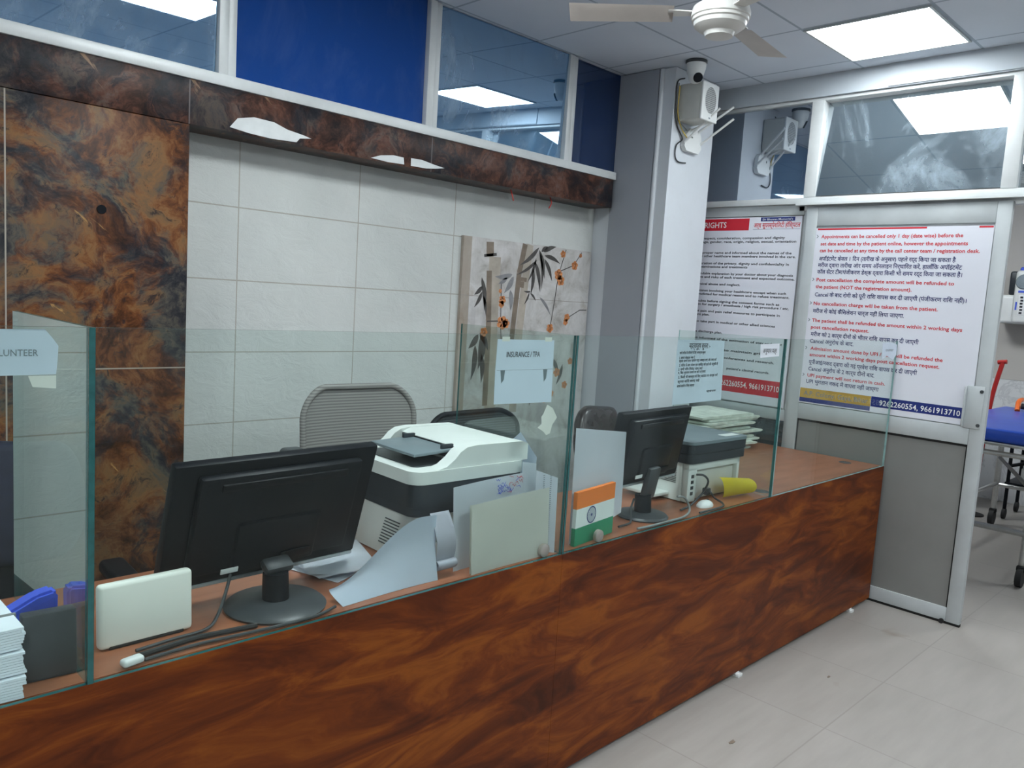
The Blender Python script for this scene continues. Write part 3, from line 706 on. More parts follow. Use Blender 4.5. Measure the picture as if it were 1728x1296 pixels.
monitor('large black monitor seen from behind, left on the worktop', (.957, 1.738), (.978, 1.785, .996), .555, .335, math.radians(1.9), math.radians(17), 'black', .122)
monitor('smaller black monitor seen from behind, between the tricolour holder and small printer', (2.475, 1.724), (2.505, 1.722, 1.049), .48, .2875, math.radians(3), math.radians(10), 'black_gloss', .097)

# ------------------------------------------------------------------ printers
pr = thing('multifunction_printer', 'large white and black multifunction printer with paper feeder behind the monitor', 'printer', (1.395, 1.755, DZ), math.radians(-2.0))
W, D = .43, .37
def rrect(x0, x1, y0, y1, r, n=5):
    P = []
    for cx, cy, a in ((x1 - r, y1 - r, 0), (x0 + r, y1 - r, 90), (x0 + r, y0 + r, 180), (x1 - r, y0 + r, 270)):
        for k in range(n + 1):
            t = math.radians(a + 90 * k / n); P.append((cx + r * math.cos(t), cy + r * math.sin(t)))
    return P
def slab(mb, x0, x1, y0, y1, z0, z1, r, e=.0): return mb.prism([(x, y, z0) for x, y in rrect(x0, x1, y0, y1, r)], (0, 0, z1 - z0))
part('lower_body', slab(MB(), .0, W - .015, .02, D, .004, .150, .03), 'printer_beige', pr)
mb = slab(MB(), -.004, W, .0, D + .005, .150, .176, .035); slab(mb, -.008, W, -.006, D + .008, .178, .245, .04)
part('scanner_band', mb, 'charcoal', pr)
mb = slab(MB(), -.012, W + .004, -.010, D + .010, .247, .285, .045)
part('scanner_lid', mb, 'printer_white', pr)
# feeder hump: profile in x-z, extruded along y
prof = [(.075, .2855), (.105, .292), (.135, .312), (.155, .332), (.18, .345), (.22, .349), (W - .02, .346), (W + .003, .338), (W + .003, .2855)]
part('document_feeder', MB().prism([(x, -.006, z) for x, z in prof], (0, .05, 0)).prism([(x, D - .03, z) for x, z in prof], (0, .038, 0)).prism([(.20, .044, .2855), (.185, .044, .335), (.22, .044, .348), (W - .02, .044, .345), (W + .003, .044, .337), (W + .003, .044, .2855)], (0, D - .074, 0)), 'printer_white', pr)
mb = MB().box((.108, .175, .322), (.155, .235, .010), .004, rot=(0, math.radians(-2), 0)); tr = part('input_tray', mb, 'slate', pr)
for y in (.075, .275): part('paper_guide', MB().box((.165, y, .333), (.045, .012, .018), .003), 'charcoal', tr)
part('feed_slot', MB().bx(.182, .192, .05, D - .035, .296, .333), 'black', pr)
part('output_recess', slab(MB(), .03, .185, .052, D - .035, .2853, .288, .02), 'dark_grey', pr)
mb = MB()
for k in range(9): mb.box((-.0010, .075 + .004 * k + .03, .118 - k * .010), (.003, .075, .0028), 0, rot=(.0, 0, 0))
part('vent_slots', mb, 'dark_grey', pr)
part('paper_cassette', MB().bx(.03, W - .05, .008, .02, .008, .06, .003), 'printer_white', pr)

p2 = thing('laser_printer', 'smaller white printer with dark scanner lid at the right of the worktop', 'printer', (2.795, 1.735, DZ), math.radians(-2))
W, D = .415, .34
part('lower_body', slab(MB(), .0, W - .03, .03, D, .004, .165, .012), 'printer_white', p2)
mb = MB().bx(0, .06, .0, .03, .004, .150, .004).bx(W - .05, W - .03, .0, .03, .05, .165, .004).bx(.0, W - .03, .0, .03, .135, .166, .004)
part('rear_frame', mb, 'printer_white', p2)
part('rear_cover', MB().bx(.062, W - .052, .018, .030, .012, .134, .003), 'printer_beige', p2)
mb = slab(MB(), -.01, W, -.012, D + .005, .167, .205, .03); slab(mb, -.012, W + .004, -.014, D + .008, .207, .243, .03)
part('scanner_unit', mb, 'charcoal', p2)
lid = part('scanner_lid', slab(MB(), -.014, W + .007, -.016, D + .010, .245, .258, .035), 'slate', p2)
part('lid_sticker', MB().bx(W - .13, W - .02, .02, .06, .2582, .2588), 'white', lid)
mb = MB()
for k in range(10): mb.bx(-.002, .0, .06, .17, .140 - k * .007, .1425 - k * .007)
part('vent_slots', mb, 'dark_grey', p2)
mb = MB()
for k in range(4): mb.bx(.02, .038, -.0015, .001, .105 - k * .024, .119 - k * .024)
part('port', mb, 'dark_grey', p2)
part('paper_tray', MB().bx(-.10, -.001, .09, .27, .02, .034, .003), 'printer_white', p2)
single('printer_cable', MB().tube([(2.838, 1.726, .90), (2.855, 1.700, .90), (2.872, 1.688, .875), (2.862, 1.70, .83), (2.83, 1.71, .80), (2.78, 1.70, .789), (2.74, 1.69, .787), (2.70, 1.685, .786), (2.67, 1.68, .786)], .0045, 8), 'cable',
       'dark cable hanging from the back of the smaller printer', 'cable')
single('power_lead', MB().tube([(2.915, 1.70, .825), (2.915, 1.69, .815), (2.94, 1.69, .795), (2.92, 1.64, .7872), (2.86, 1.6125, .7868), (2.70, 1.6125, .7868)], .004, 8).box((2.905, 1.712, .825), (.03, .026, .03), .005), 'cable',
       'grey power lead with plug lying beside the smaller printer', 'cable')
ms = thing('mouse', 'small white rounded mouse lying in front of the smaller printer', 'mouse', (2.835, 1.672, DZ), math.radians(8))
part('shell', MB().sheet(lambda a, b: Vector((.052 * math.cos(2 * PI * a) * math.sin(PI / 2 * b), .030 * math.sin(2 * PI * a) * math.sin(PI / 2 * b), .001 + .024 * math.cos(PI / 2 * b))), 24, 8), 'white', ms)
part('scroll_wheel', MB().cyl((.025, -.003, .021), (.025, .003, .021), .006, n=12), 'dark_grey', ms)

# ------------------------------------------------------------------ paper goods on the worktop
def bent_sheet(name, label, cat, mat, loc, fn, rz=0, nu=18, nv=12, th=.0008):
    return single(name, MB().sheet(lambda a, b: Vector(fn(a, b)), nu, nv, th), mat, label, cat, loc, rz, smooth=60)
def sm(t): return t * t * (3 - 2 * t)
# big white sheet bowed against the glass
bent_sheet('curled_paper_sheet', 'big white paper sheet curling up against the glass under the large printer', 'paper', 'paper_blue', (1.085, 1.612, DZ + .001),
           lambda a, b: (.315 * a + .012 * b - .02 * b * (1 - a), .02 + .055 * math.sin(PI * b * .55) * (1 - .4 * a) + .012 * math.sin(2.2 * a), (.03 + .148 * sm(min(1, a * 1.15))) * b))
# curled bundle beside it
def curl(a, b):
    t = b
    if t < .55:
        q = t / .55; y, z = .085 - .03 * math.sin(PI * q) - .02 * q, .165 * (1 - q) + .012
    else:
        q = (t - .55) / .45; an = PI * 1.75 * q; r = .019
        y, z = .065 - .030 - r * math.sin(an) * 1.2 + .030 * (1 - q), .020 + r * (1 - math.cos(an)) * .9 - .006
    return (.070 * a, y, z)
bent_sheet('rolled_paper', 'paper sheet coloured as shaded, rolled over at its lower edge beside the cream folder', 'paper', 'paper_shade', (1.404, 1.612, DZ + .001), curl, 0, 6, 40)
# cream folder leaning on the glass
fo = thing('cream_folder', 'cream card folder leaning upright against the glass near the divider', 'folder', (1.500, 1.612, DZ))
part('front_cover', MB().sheet(lambda a, b: Vector((.325 * a, .003 + .012 * b + .004 * math.sin(3 * a), (.203 + .012 * a) * b * (1 - .0 * a) + .001)), 12, 6, .002), 'cream_card', fo, 60)
part('back_cover', MB().sheet(lambda a, b: Vector((.002 + .32 * a, .012 + .014 * b, .200 * b + .001)), 8, 4, .002), 'cream_card', fo, 60)
pp = bent_sheet('handwritten_sheet', 'white sheet with pink and violet handwriting standing behind the cream folder', 'paper', 'paper', (1.478, 1.668, DZ + .001),
                lambda a, b: (.29 * a, .018 * b + .006 * math.sin(PI * a), (.245 + .012 * a) * b))
mb = MB()
for k in range(26):
    x, z = 1.65 + random.random() * .10, .985 + random.random() * .045
    mb.mi = 0 if x < 1.70 else random.choice([0, 1, 1])
    pts = [(x + i * .004 - 1.478, 0, z - DZ - .001 + random.uniform(-.006, .006)) for i in range(5)]
    pts = [(a, .018 * (c / .25) + .006 * math.sin(PI * a / .29) - .0015, c) for a, _, c in pts]
    mb.tube(pts, .0006, 4)
part('handwriting', mb, ['blue_cloth', 'red_ink'], pp)
st = thing('printed_papers', 'printed paper sheets folded upright between the large printer and the divider', 'papers', (1.810, 1.668, DZ))
part('front_sheet', MB().sheet(lambda a, b: Vector((.048 * a, .006 * b - .050 * a, (.262 - .02 * a) * b + .001)), 6, 8, .0008), 'paper', st, 60)
part('back_sheet', MB().sheet(lambda a, b: Vector((-.028 + .065 * a, .030 + .012 * b, (.285 - .012 * a) * b + .001)), 6, 6, .0008), 'paper', st, 60)
mb = MB()
for k in range(34):
    z = .03 + k * .0066
    for q in range(2): mb.box((.018 + q * .015, -.0012 + .006 * z / .26 - .050 * (.018 + q * .015) / .048, z), (random.uniform(.006, .012), .0006, .0018), rot=None)
part('print', mb, 'grey_ink', st, 0)
bent_sheet('corner_sheet', 'pale blue sheet whose corner rises behind the large printer at the divider', 'paper', 'paper_blue', (1.8535, 1.72, DZ + .001), lambda a, b: (.004 * b, .16 * a, (.29 + .07 * (1 - abs(2 * a - 1))) * b), 0, 8, 6)
# fanned sheets on the desk by the base of the big monitor
for k, (x, y, rz, lab) in enumerate([(1.215, 1.94, .30, 'lowest'), (1.225, 1.935, -.05, 'middle'), (1.24, 1.92, -.35, 'topmost')]):
    bent_sheet('loose_sheet', 'loose white sheet lying by the large monitor base, %s of the fan of three' % lab, 'paper', 'paper', (x, y, DZ + .002 + .009 * k),
               lambda a, b, k=k: (-.10 + .20 * a, -.14 + .28 * b, .001 + .006 * (1 - b) * math.sin(3 * a + k) ** 2), rz, 8, 8, .0008)
# tricolour holder
fh = thing('tricolour_document_holder', 'upright document holder in saffron, white and green bands with a blue wheel', 'document holder', (1.955, 1.618, DZ), math.radians(8))
Wd = .245
for z0, z1, m in ((.002, .062, 'green'), (.062, .126, 'flag_white'), (.126, .182, 'orange')):
    mb = MB().prism([(0, .0, z0), (Wd, .0, z0), (Wd, .0, z1), (0, .0, z1)], (0, .015, 0))
    part({'green': 'green_band', 'flag_white': 'white_band', 'orange': 'saffron_band'}[m], mb, m, fh)
mb = MB(); cx, cz, r = .095, .094, .029
for k in range(32):
    a, b = 2 * PI * k / 32, 2 * PI * (k + 1) / 32
    mb.poly([(cx + q * math.cos(t), -.0008, cz + q * math.sin(t)) for q, t in ((r, a), (r, b), (r * .87, b), (r * .87, a))])
for k in range(24):
    a = 2 * PI * k / 24; d = .035
    mb.poly([(cx, -.0008, cz), (cx + r * .9 * math.cos(a - d), -.0008, cz + r * .9 * math.sin(a - d)), (cx + r * .9 * math.cos(a + d), -.0008, cz + r * .9 * math.sin(a + d))])
mb.poly([(cx + .005 * math.cos(t), -.001, cz + .005 * math.sin(t)) for t in [i * 2 * PI / 12 for i in range(12)]])
part('wheel_emblem', mb, 'navy_band', fh, 0)
bent_sheet('white_sheet', 'tall white sheet standing in the tricolour holder', 'paper', 'paper', (1.955, 1.642, DZ + .002),
           lambda a, b: (.335 * a + .01 * b, .010 * b + .012 * a, (.388 - .045 * a) * b + (.05 * a * (1 - b))), math.radians(5.5), 12, 8)
# yellow slip
bent_sheet('yellow_paper_slip', 'yellow paper slip curling up from the worktop beside the smaller printer', 'paper', 'yellow', (2.985, 1.655, DZ + .001),
           lambda a, b: (.03 + .185 * a - .045 * b * (1 - a), .048 - .052 * math.sin(PI * .95 * b) * (.4 + .6 * a) , .004 + (.094 * (1 - .30 * a)) * (.5 - .5 * math.cos(PI * b))), math.radians(-3), 14, 18)
bent_sheet('white_card_slip', 'small white slip lying flat on the worktop right of the smaller printer', 'paper', 'paper', (3.34, 1.80, DZ + .001), lambda a, b: (-.06 + .12 * a, -.05 + .10 * b, .001 + .004 * a * b), 0.2, 4, 4)
# newspapers on the return desk
stack_x, stack_y = 4.10, 2.47
base = None
for k in range(13):
    w, d = random.uniform(.50, .57), random.uniform(.31, .36)
    def fold(a, b, w=w, d=d):
        return (0, 0, 0)
    mb = MB(); h = .0150
    mb.prism([(-w / 2, -d / 2, 0), (w / 2 - .02, -d / 2, 0), (w / 2, -d / 2 , h * .25), (w / 2, -d / 2, h * .75), (w / 2 - .02, -d / 2, h), (-w / 2, -d / 2, h * .8)], (0, d, 0))
    words_ = ['lowest', 'second from the bottom', 'third from the bottom', 'fourth from the bottom', 'fifth from the bottom', 'sixth from the bottom', 'middle', 'sixth from the top', 'fifth from the top', 'fourth from the top', 'third from the top', 'second from the top', 'topmost'][k]
    single('newspaper', mb, 'newsprint', 'folded newspaper on the desk behind the smaller printer, %s of its pile' % words_, 'newspaper',
           (stack_x + random.uniform(-.05, .05), stack_y + random.uniform(-.03, .03), DZ + .0012 + k * .0160), random.uniform(-.22, .16), 'newspapers piled on the desk', 0)

# left end: pale panel, files, charcoal box, blue pouch
wp = thing('pale_panel_box', 'pale green-white rounded flat case standing right of the left divider', 'case', (.642, 1.735, DZ), math.radians(1))
part('case_shell', MB().box((0, 0, .072), (.200, .026, .140), .009, rot=(-.05, 0, 0), seg=4), 'cream_card', wp)
part('foot_pad', MB().bx(-.08, .08, -.016, .016, .0, .010, .003), 'rubber', wp)
cb = thing('charcoal_box', 'charcoal flat box standing upright left of the left divider', 'box', (.436, 1.66, DZ), math.radians(-4))
part('box_body', MB().box((0, .02, .068), (.094, .034, .128), .004, rot=(-.08, 0, 0)), 'dark_grey', cb)
part('box_base', MB().bx(-.045, .045, .0, .045, .0005, .008, .002), 'charcoal', cb)
for k, (z, wd, lab) in enumerate([(.001, .13, 'lowest'), (.046, .128, 'middle'), (.091, .122, 'topmost')]):
    f = thing('file_bundle', 'thick bundle of white papers left of the charcoal box, %s of three' % lab, 'file bundle', (.318, 1.70 + .006 * k, DZ + z), math.radians(-3 + 2 * k), 'paper bundles left of the charcoal box')
    mb = MB()
    for q in range(8): mb.bx(-wd / 2 + random.uniform(-.002, .002), wd / 2 + random.uniform(-.004, .004), -.09, .10, .001 + q * .0052, .0055 + q * .0052)
    part('sheets', mb, 'paper', f, 0)
    part('tie_string', MB().bx(-wd / 2 - .005, wd / 2 + .0052, -.02, -.012, .0, .0438), 'cable_grey', f)
bp = thing('blue_pouch', 'crumpled bright blue pouch lying behind the charcoal box', 'pouch', (.418, 1.765, DZ), math.radians(3))
mb = MB().prism([(x, -.02, z) for x, z in [(-.060, .001), (.052, .001), (.055, .138), (.048, .147), (.015, .142), (-.058, .108)]], (0, .04, 0))
bmesh.ops.bevel(mb.b, geom=list(mb.b.edges), offset=.006, segments=2, affect='EDGES')
part('pouch_body', mb, 'blue_cloth', bp, 60)
part('pouch_flap', MB().sheet(lambda a, b: Vector((-.05 + .095 * a, -.0225 - .004 * math.sin(PI * b) - .002 * math.sin(9 * a), (.100 + .033 * a) * (1 - b) + .085 * b)), 8, 6, .001), 'blue_cloth', bp, 60)

# cables on the desk by the big monitor
single('desk_cable', MB().tube([(1.06, 1.628, .790), (1.0, 1.613, .7865), (.90, 1.612, .7865), (.78, 1.622, .7865), (.70, 1.628, .7865), (.60, 1.622, .7865)], .004, 8), 'cable', 'thin dark cable running across the base of the large monitor', 'cable')
single('desk_cable', MB().tube([(.855, 1.775, .87), (.83, 1.745, .84), (.80, 1.72, .800), (.76, 1.69, .787), (.68, 1.682, .787), (.60, 1.672, .787)], .004, 8), 'cable', 'dark cable hanging from the back of the large monitor to the worktop', 'cable')
single('desk_cable', MB().tube([(.86, 1.645, .7865), (.78, 1.655, .7865), (.72, 1.66, .7870), (.64, 1.652, .7865), (.585, 1.645, .7865)], .006, 8), 'rubber', 'thick black cable bunched on the worktop under the pale case', 'cable')
single('cable_plug', MB().box((0, 0, .010), (.045, .022, .016), .006, seg=3), 'white', 'small pale plug lying at the glass under the pale case', 'plug', (.575, 1.622, DZ + .0015), .2)
single('desk_cable', MB().tube([(2.60, 1.655, .855), (2.645, 1.65, .845), (2.67, 1.64, .80), (2.60, 1.615, .7870), (2.48, 1.6105, .7870), (2.36, 1.6115, .7870), (2.30, 1.618, .7868)], .0045, 8), 'cable_grey', 'grey cable looping round the base of the smaller monitor', 'cable')
single('desk_cable', MB().tube([(2.40, 1.715, .86), (2.365, 1.70, .83), (2.35, 1.685, .792), (2.32, 1.675, .787), (2.26, 1.672, .787)], .004, 8), 'cable', 'dark cable dropping left of the smaller monitor neck', 'cable')

# ------------------------------------------------------------------ chairs
def chair(label, loc, rz, w, top, style, arms=True, h_arm=.70):
    t = thing('office_chair', label, 'chair', loc, rz)
    fm = {'grey': 'dark_grey', 'black': 'black', 'leather': 'leather', 'navy': 'black'}[style]
    zb = .60; H = top - zb
    def back(a, b, off=0.0, k=1.0):
        u_ = (a - .5) * 2; v_ = b
        wid = w / 2 * (.93 + .07 * math.sin(PI * min(1, v_ * 1.0))) * k
        return Vector((u_ * wid, .24 + .05 * v_ + .03 * (1 - u_ * u_) + off, zb + H * v_))
    # outline of the back: rounded rectangle in (a,b)
    def outline(m=0.0, n=8):
        P = []; r = .20
        for cx, cy, s0 in ((1 - r, 1 - r, 0), (r, 1 - r, 90), (r, r, 180), (1 - r, r, 270)):
            for q in range(n + 1):
                an = math.radians(s0 + 90 * q / n); rr = r - m
                P.append((cx + rr * math.cos(an), cy + rr * math.sin(an)))
        return P
    if style in ('grey', 'black'):
        ring = [back(a, b + .045 * (1 - (2 * a - 1) ** 2) * (b > .5)) for a, b in outline(.02)]
        part('back_frame', MB().tube(ring + [ring[0]], .013, 8, smooth=False), 'mesh_grey' if style == 'grey' else 'black', t, 60)
        def disc(a, b):
            x, y = (a - .5) * 2, (b - .5) * 2
            return back(.5 + x * .49, .5 + y * .49 * (1.0) + .03 * (1 - x * x) * (y > 0) * y, -.002)
        mb = MB(); o = outline(.02); n = len(o)
        rings = []
        for s_ in (1, .8, .6, .4, .2):
            rings.append([mb.b.verts.new(back(.5 + (a - .5) * s_, .5 + (b - .5) * s_ + .045 * (1 - (2 * (.5 + (a - .5) * s_) - 1) ** 2) * max(0, (b - .5) * 2 * s_), -.002)) for a, b in o])
        for A, B in zip(rings, rings[1:]):
            for q in range(n): mb.b.faces.new((A[q], A[(q + 1) % n], B[(q + 1) % n], B[q]))
        mb.b.faces.new(rings[-1])
        part('mesh_panel', mb, 'mesh_grey' if style == 'grey' else 'mesh_black', t, 60)
        part('lumbar_support', MB().sheet(lambda a, b: back(.22 + .56 * a, .30 + .16 * b, .012), 10, 4, .012), 'dark_grey', t, 60)
    else:
        def cush(a, b):
            th, ph = 2 * PI * a, PI * b
            sx = math.copysign(abs(math.cos(th)) ** .45, math.cos(th)) * math.sin(ph) ** .35
            sz = -math.cos(ph) if True else 0
            x = sx * w / 2 * (1 - .06 * sz * sz)
            y = math.copysign(abs(math.sin(th)) ** .7, math.sin(th)) * math.sin(ph) ** .5 * .055
            z = zb + H / 2 + H / 2 * math.copysign(abs(sz) ** .8, sz)
            n_ = noise.noise(Vector((x * 7, y * 9, z * 9))) * .010 + noise.noise(Vector((x * 22, 3, z * 20))) * .004
            return Vector((x, .28 + .06 * (z - zb) / H + y + n_, z + n_))
        part('backrest', MB().sheet(cush, 40, 28), 'leather' if style == 'leather' else 'navy_fabric', t, 80)
        part('back_shell', MB().box((0, .345, zb + .18), (w * .7, .03, .36), .012), 'black', t)
    part('seat', MB().box((0, 0, .47), (w * .98, .48, .08), .03, seg=4), fm if style != 'leather' else 'leather', t)
    part('back_bracket', MB().box((0, .28, .52), (.07, .03, .26), .01, rot=(-.1, 0, 0)).box((0, .16, .42), (.07, .26, .03), .008), 'black', t)
    part('gas_lift', MB().cyl((0, 0, .10), (0, 0, .43), .025, n=16).cyl((0, 0, .38), (0, 0, .435), .06, .08, 16), 'black', t)
    for k in range(5):
        a = 2 * PI * k / 5 + .3; ca, sa = math.cos(a), math.sin(a)
        lg = part('base_leg', MB().tube([(0.02 * ca, .02 * sa, .12), (.15 * ca, .15 * sa, .105), (.28 * ca, .28 * sa, .075)], .018, 8), 'black', t)
        part('caster', MB().cyl((.28 * ca - .015 * sa, .28 * sa + .015 * ca, .028), (.28 * ca + .015 * sa, .28 * sa - .015 * ca, .028), .027, n=16), 'rubber', lg)
    if arms:
        for s_ in (-1, 1):
            ar = part('armrest', MB().box((s_ * (w / 2 + .065), .10, h_arm), (.085, .25, .05), .02, seg=4), fm, t)
            part('arm_post', MB().box((s_ * (w / 2 + .065), .10, (h_arm + .40) / 2), (.03, .06, h_arm - .42), .008).box((s_ * (w / 2 - .0), .10, .425), (.17, .05, .02), .006), 'black', ar)
    return t
chair('taupe mesh office chair with arms, its back before the cream tile wall', (1.825, 2.42, 0), math.radians(-4), .55, 1.172, 'grey', True, .945)
chair('black mesh office chair behind the large printer', (2.535, 2.46, 0), math.radians(3), .64, 1.022, 'black', False)
chair('black wrinkled leather office chair beside the column', (3.51, 2.46, 0), math.radians(3), .40, 1.0, 'leather', False)
chair('dark navy office chair at the far left before the stone pier', (.63, 2.66, 0), math.radians(-4), .46, 1.0, 'navy', True, .565)

# ------------------------------------------------------------------ things on the column and the ceiling
cam = thing('dome_camera', 'white ceiling dome security camera in front of the column', 'camera', (3.955, 2.64, CZ))
part('mount_ring', MB().lathe([(0, -.001), (.060, -.001), (.061, -.014), (.056, -.018), (0, -.018)], n=32), 'dark_grey', cam)
part('housing', MB().lathe([(.056, -.018), (.054, -.045), (.046, -.075), (.040, -.085)], n=32), 'white', cam)
ey = part('eyeball', MB().sheet(lambda a, b: Vector((.042 * math.cos(2 * PI * a) * math.sin(PI * b), .042 * math.sin(2 * PI * a) * math.sin(PI * b), -.085 - .042 * math.cos(PI * b))), 24, 14), 'white', cam, 60)
d = Vector((-.45, -.80, -.40)).normalized(); c0 = Vector((0, 0, -.085))
part('lens', MB().cyl(c0 + d * .034, c0 + d * .044, .028, .025, 24), 'black_gloss', ey)
sp = thing('wall_speaker', 'white box loudspeaker with round grille on the column', 'speaker', (4.10, 2.789, 2.665))
part('cabinet', MB().box((0, -.080, .105), (.165, .155, .210), .012, seg=3), 'printer_beige', sp)
part('front_baffle', MB().box((0, -.162, .105), (.170, .016, .214), .006, seg=3), 'white', sp)
part('grille', MB().sheet(lambda a, b: Vector((.058 * b * math.cos(2 * PI * a), -.1708, .115 + .074 * b * math.sin(2 * PI * a))), 32, 3), 'grille', sp, 60)
part('badge', MB().bx(-.008, .008, -.1715, -.170, .012, .019), 'grey_ink', sp)
ro = thing('wifi_router', 'white flat wireless router with four long aerials on the column', 'router', (4.165, 2.789, 2.515))
mb = MB().prism([(x, -.030, z) for x, z in [(-.085, .02), (-.06, -.005), (.07, -.005), (.095, .025), (.085, .10), (.06, .125), (-.03, .13), (-.075, .09)]], (0, .028, 0))
part('router_body', mb, 'white', ro)
for a, b in (((-.08, -.022, .04), (-.03, -.215, .225)), ((-.03, -.035, .115), (-.01, -.15, .165)), ((.05, -.022, .115), (.12, -.215, .262)), ((.085, -.022, .05), (.13, -.215, .195))):
    a, b = Vector(a), Vector(b); d = (b - a).normalized(); m_ = a + d * .03
    part('aerial', MB().tube([a, m_], .008, 8, False).tube([m_, b], .007, 8, False), 'white', ro)
single('wall_wiring', MB().tube([(4.05, 2.775, 2.915), (3.992, 2.782, 2.885), (3.988, 2.782, 2.79), (3.995, 2.782, 2.70), (4.02, 2.782, 2.64), (4.06, 2.78, 2.60), (4.075, 2.775, 2.57), (4.03, 2.782, 2.53), (4.025, 2.782, 2.47), (4.06, 2.782, 2.44), (4.14, 2.782, 2.445)], .004, 8), 'cable', 'dark wiring trailing down the column past the loudspeaker', 'wire')
single('wall_wiring', MB().tube([(4.0, 2.77, 2.86), (3.998, 2.77, 2.79), (4.003, 2.770, 2.70), (4.05, 2.770, 2.63), (4.09, 2.752, 2.58)], .0035, 8), 'cable_yellow', 'yellow wire on the column beside the loudspeaker', 'wire')
single('wall_wiring', MB().tube([(4.008, 2.782, 2.88), (4.006, 2.783, 2.78), (4.008, 2.778, 2.68), (4.10, 2.778, 2.64), (4.15, 2.752, 2.59)], .003, 8), 'cable_grey', 'thin grey wire on the column between loudspeaker and router', 'wire')

fan = thing('ceiling_fan', 'white three-blade ceiling fan with ringed motor hub', 'fan', (2.615, 1.66, CZ))
part('canopy', MB().lathe([(0, -.001), (.065, -.001), (.06, -.03), (.025, -.07), (.018, -.075)], n=28), 'fan_white', fan)
part('down_rod', MB().cyl((0, 0, -.07), (0, 0, -.26), .014, n=16), 'fan_white', fan)
part('motor_hub', MB().lathe([(.014, -.245), (.045, -.25), (.05, -.275), (.075, -.283), (.100, -.30), (.106, -.318), (.106, -.335), (.101, -.338), (.101, -.348), (.095, -.352), (.092, -.365), (.075, -.378), (.055, -.386), (.05, -.400), (.03, -.405), (0, -.406)], n=48), 'fan_white', fan)
for k in range(3):
    a = math.radians(8 + 120 * k); q = Matrix.Rotation(a, 4, 'Z')
    mb = MB(); mb.prism([(x, y, -.318) for x, y in [(.09, -.022), (.16, -.03), (.19, -.03), (.19, .03), (.16, .03), (.09, .022)]], (0, 0, -.004)); bmesh.ops.transform(mb.b, matrix=q, verts=mb.b.verts)
    br = part('blade_bracket', mb, 'fan_white', fan)
    mb = MB(); mb.sheet(lambda u_, v_: Vector((.17 + .38 * u_, (v_ - .5) * (.105 + .02 * u_), -.324 + .022 * (v_ - .5) * 1.0)), 8, 4, .004); bmesh.ops.transform(mb.b, matrix=q, verts=mb.b.verts)
    part('blade', mb, 'blade', fan)

# ceiling panel lights
def lamp(x, y, label, z=CZ):
    t = thing('ceiling_light', label, 'ceiling light', (x, y, z), 0, 'square ceiling panel lights')
    a = .293
    mb = MB().bx(-a, a, -a, -a + .012, -.010, -.001).bx(-a, a, a - .012, a, -.010, -.001).bx(-a, -a + .012, -a + .012, a - .012, -.010, -.001).bx(a - .012, a, -a + .012, a - .012, -.010, -.001)
    part('frame', mb, 'alu', t)
    part('diffuser', MB().bx(-a + .0125, a - .0125, -a + .0125, a - .0125, -.008, -.002), 'lamp_door' if (x, y) == (4.10, 1.65) else 'lamp', t, 0)
lamp(4.10, 1.65, 'square white LED ceiling panel light shining by the sliding door')
for x, y, w in ((1.70, 1.65, 'above the large monitor'), (-.70, 1.65, 'over the left end of the counter'), (4.10, -.75, 'over the floor in front of the door'), (1.70, -.75, 'over the middle of the waiting floor'), (-.70, -.75, 'over the left of the waiting floor'), (1.70, -3.15, 'near the front wall'), (6.6, .3, 'added unseen in the next room over the bed'), (6.6, 2.6, 'added unseen in the next room behind the partition')):  # next-room pair is unseen, added to light that room
    lamp(x, y, 'square white LED ceiling panel light ' + w)

# ------------------------------------------------------------------ next room through the doorway
bed = thing('hospital_stretcher', 'steel wheeled stretcher with blue mattress beyond the open doorway', 'stretcher', (5.6, 1.05, 0))
BL, BW = 1.75, .66
mt = part('mattress', MB().box((BL / 2, BW / 2, .915), (BL, BW, .085), .03, seg=4), 'blue_vinyl', bed)
part('bed_frame', MB().tube([(0, 0, .855), (BL, 0, .855)], .018, 10, False).tube([(0, BW, .855), (BL, BW, .855)], .018, 10, False).box((BL / 2, BW / 2, .862), (BL, BW, .02), .004), 'steel', bed)
for x in (.05, BL - .1): part('cross_rail', MB().tube([(x, 0, .80), (x, BW, .80)], .016, 10, False), 'steel', bed)
part('lower_rail', MB().tube([(.05, .05, .33), (.05, BW - .05, .33)], .019, 10, False).tube([(BL - .1, .05, .33), (BL - .1, BW - .05, .33)], .016, 10, False).tube([(.05, .05, .34), (BL - .1, .05, .34)], .016, 10, False).tube([(.05, BW - .05, .34), (BL - .1, BW - .05, .34)], .016, 10, False), 'steel', bed)
part('side_rail', MB().tube([(.05, .05, .60), (BL - .1, BW - .05, .55)], .014, 10, False), 'dark_grey', bed)
for x in (.05, BL - .1):
    for y in (.05, BW - .05):
        lg = part('leg', MB().cyl((x, y, .13), (x, y, .85), .021, n=14), 'steel', bed)
        part('caster', MB().cyl((x - .02, y - .017, .062), (x - .02, y + .017, .062), .06, n=24).box((x - .01, y, .115), (.05, .05, .04), .01), 'rubber', lg)
for y in (.16, .48):
    hd = part('push_handle', MB().tube([(BL - .35, y, .96), (BL - .25, y + .02, 1.02), (BL - .10, y + .03, 1.03)], .018, 10), 'orange_pl', bed)
    part('grip', MB().tube([(BL - .34, y - .02, 1.0), (BL - .30, y - .12, .985)], .022, 10, False), 'rubber', hd)
pu = thing('wall_appliance', 'white and blue wall-mounted appliance with round dial beyond the doorway', 'appliance', (8.289, 1.80, 1.62))
part('body', MB().box((-.12, 0, .13), (.23, .44, .25), .03, seg=4), 'white', pu)
part('upper_case', MB().box((-.10, -.02, .36), (.19, .36, .21), .02, seg=3), 'charcoal', pu)
part('top_cap', MB().box((-.12, -.06, .475), (.22, .28, .05), .015, seg=3), 'blue_cloth', pu)
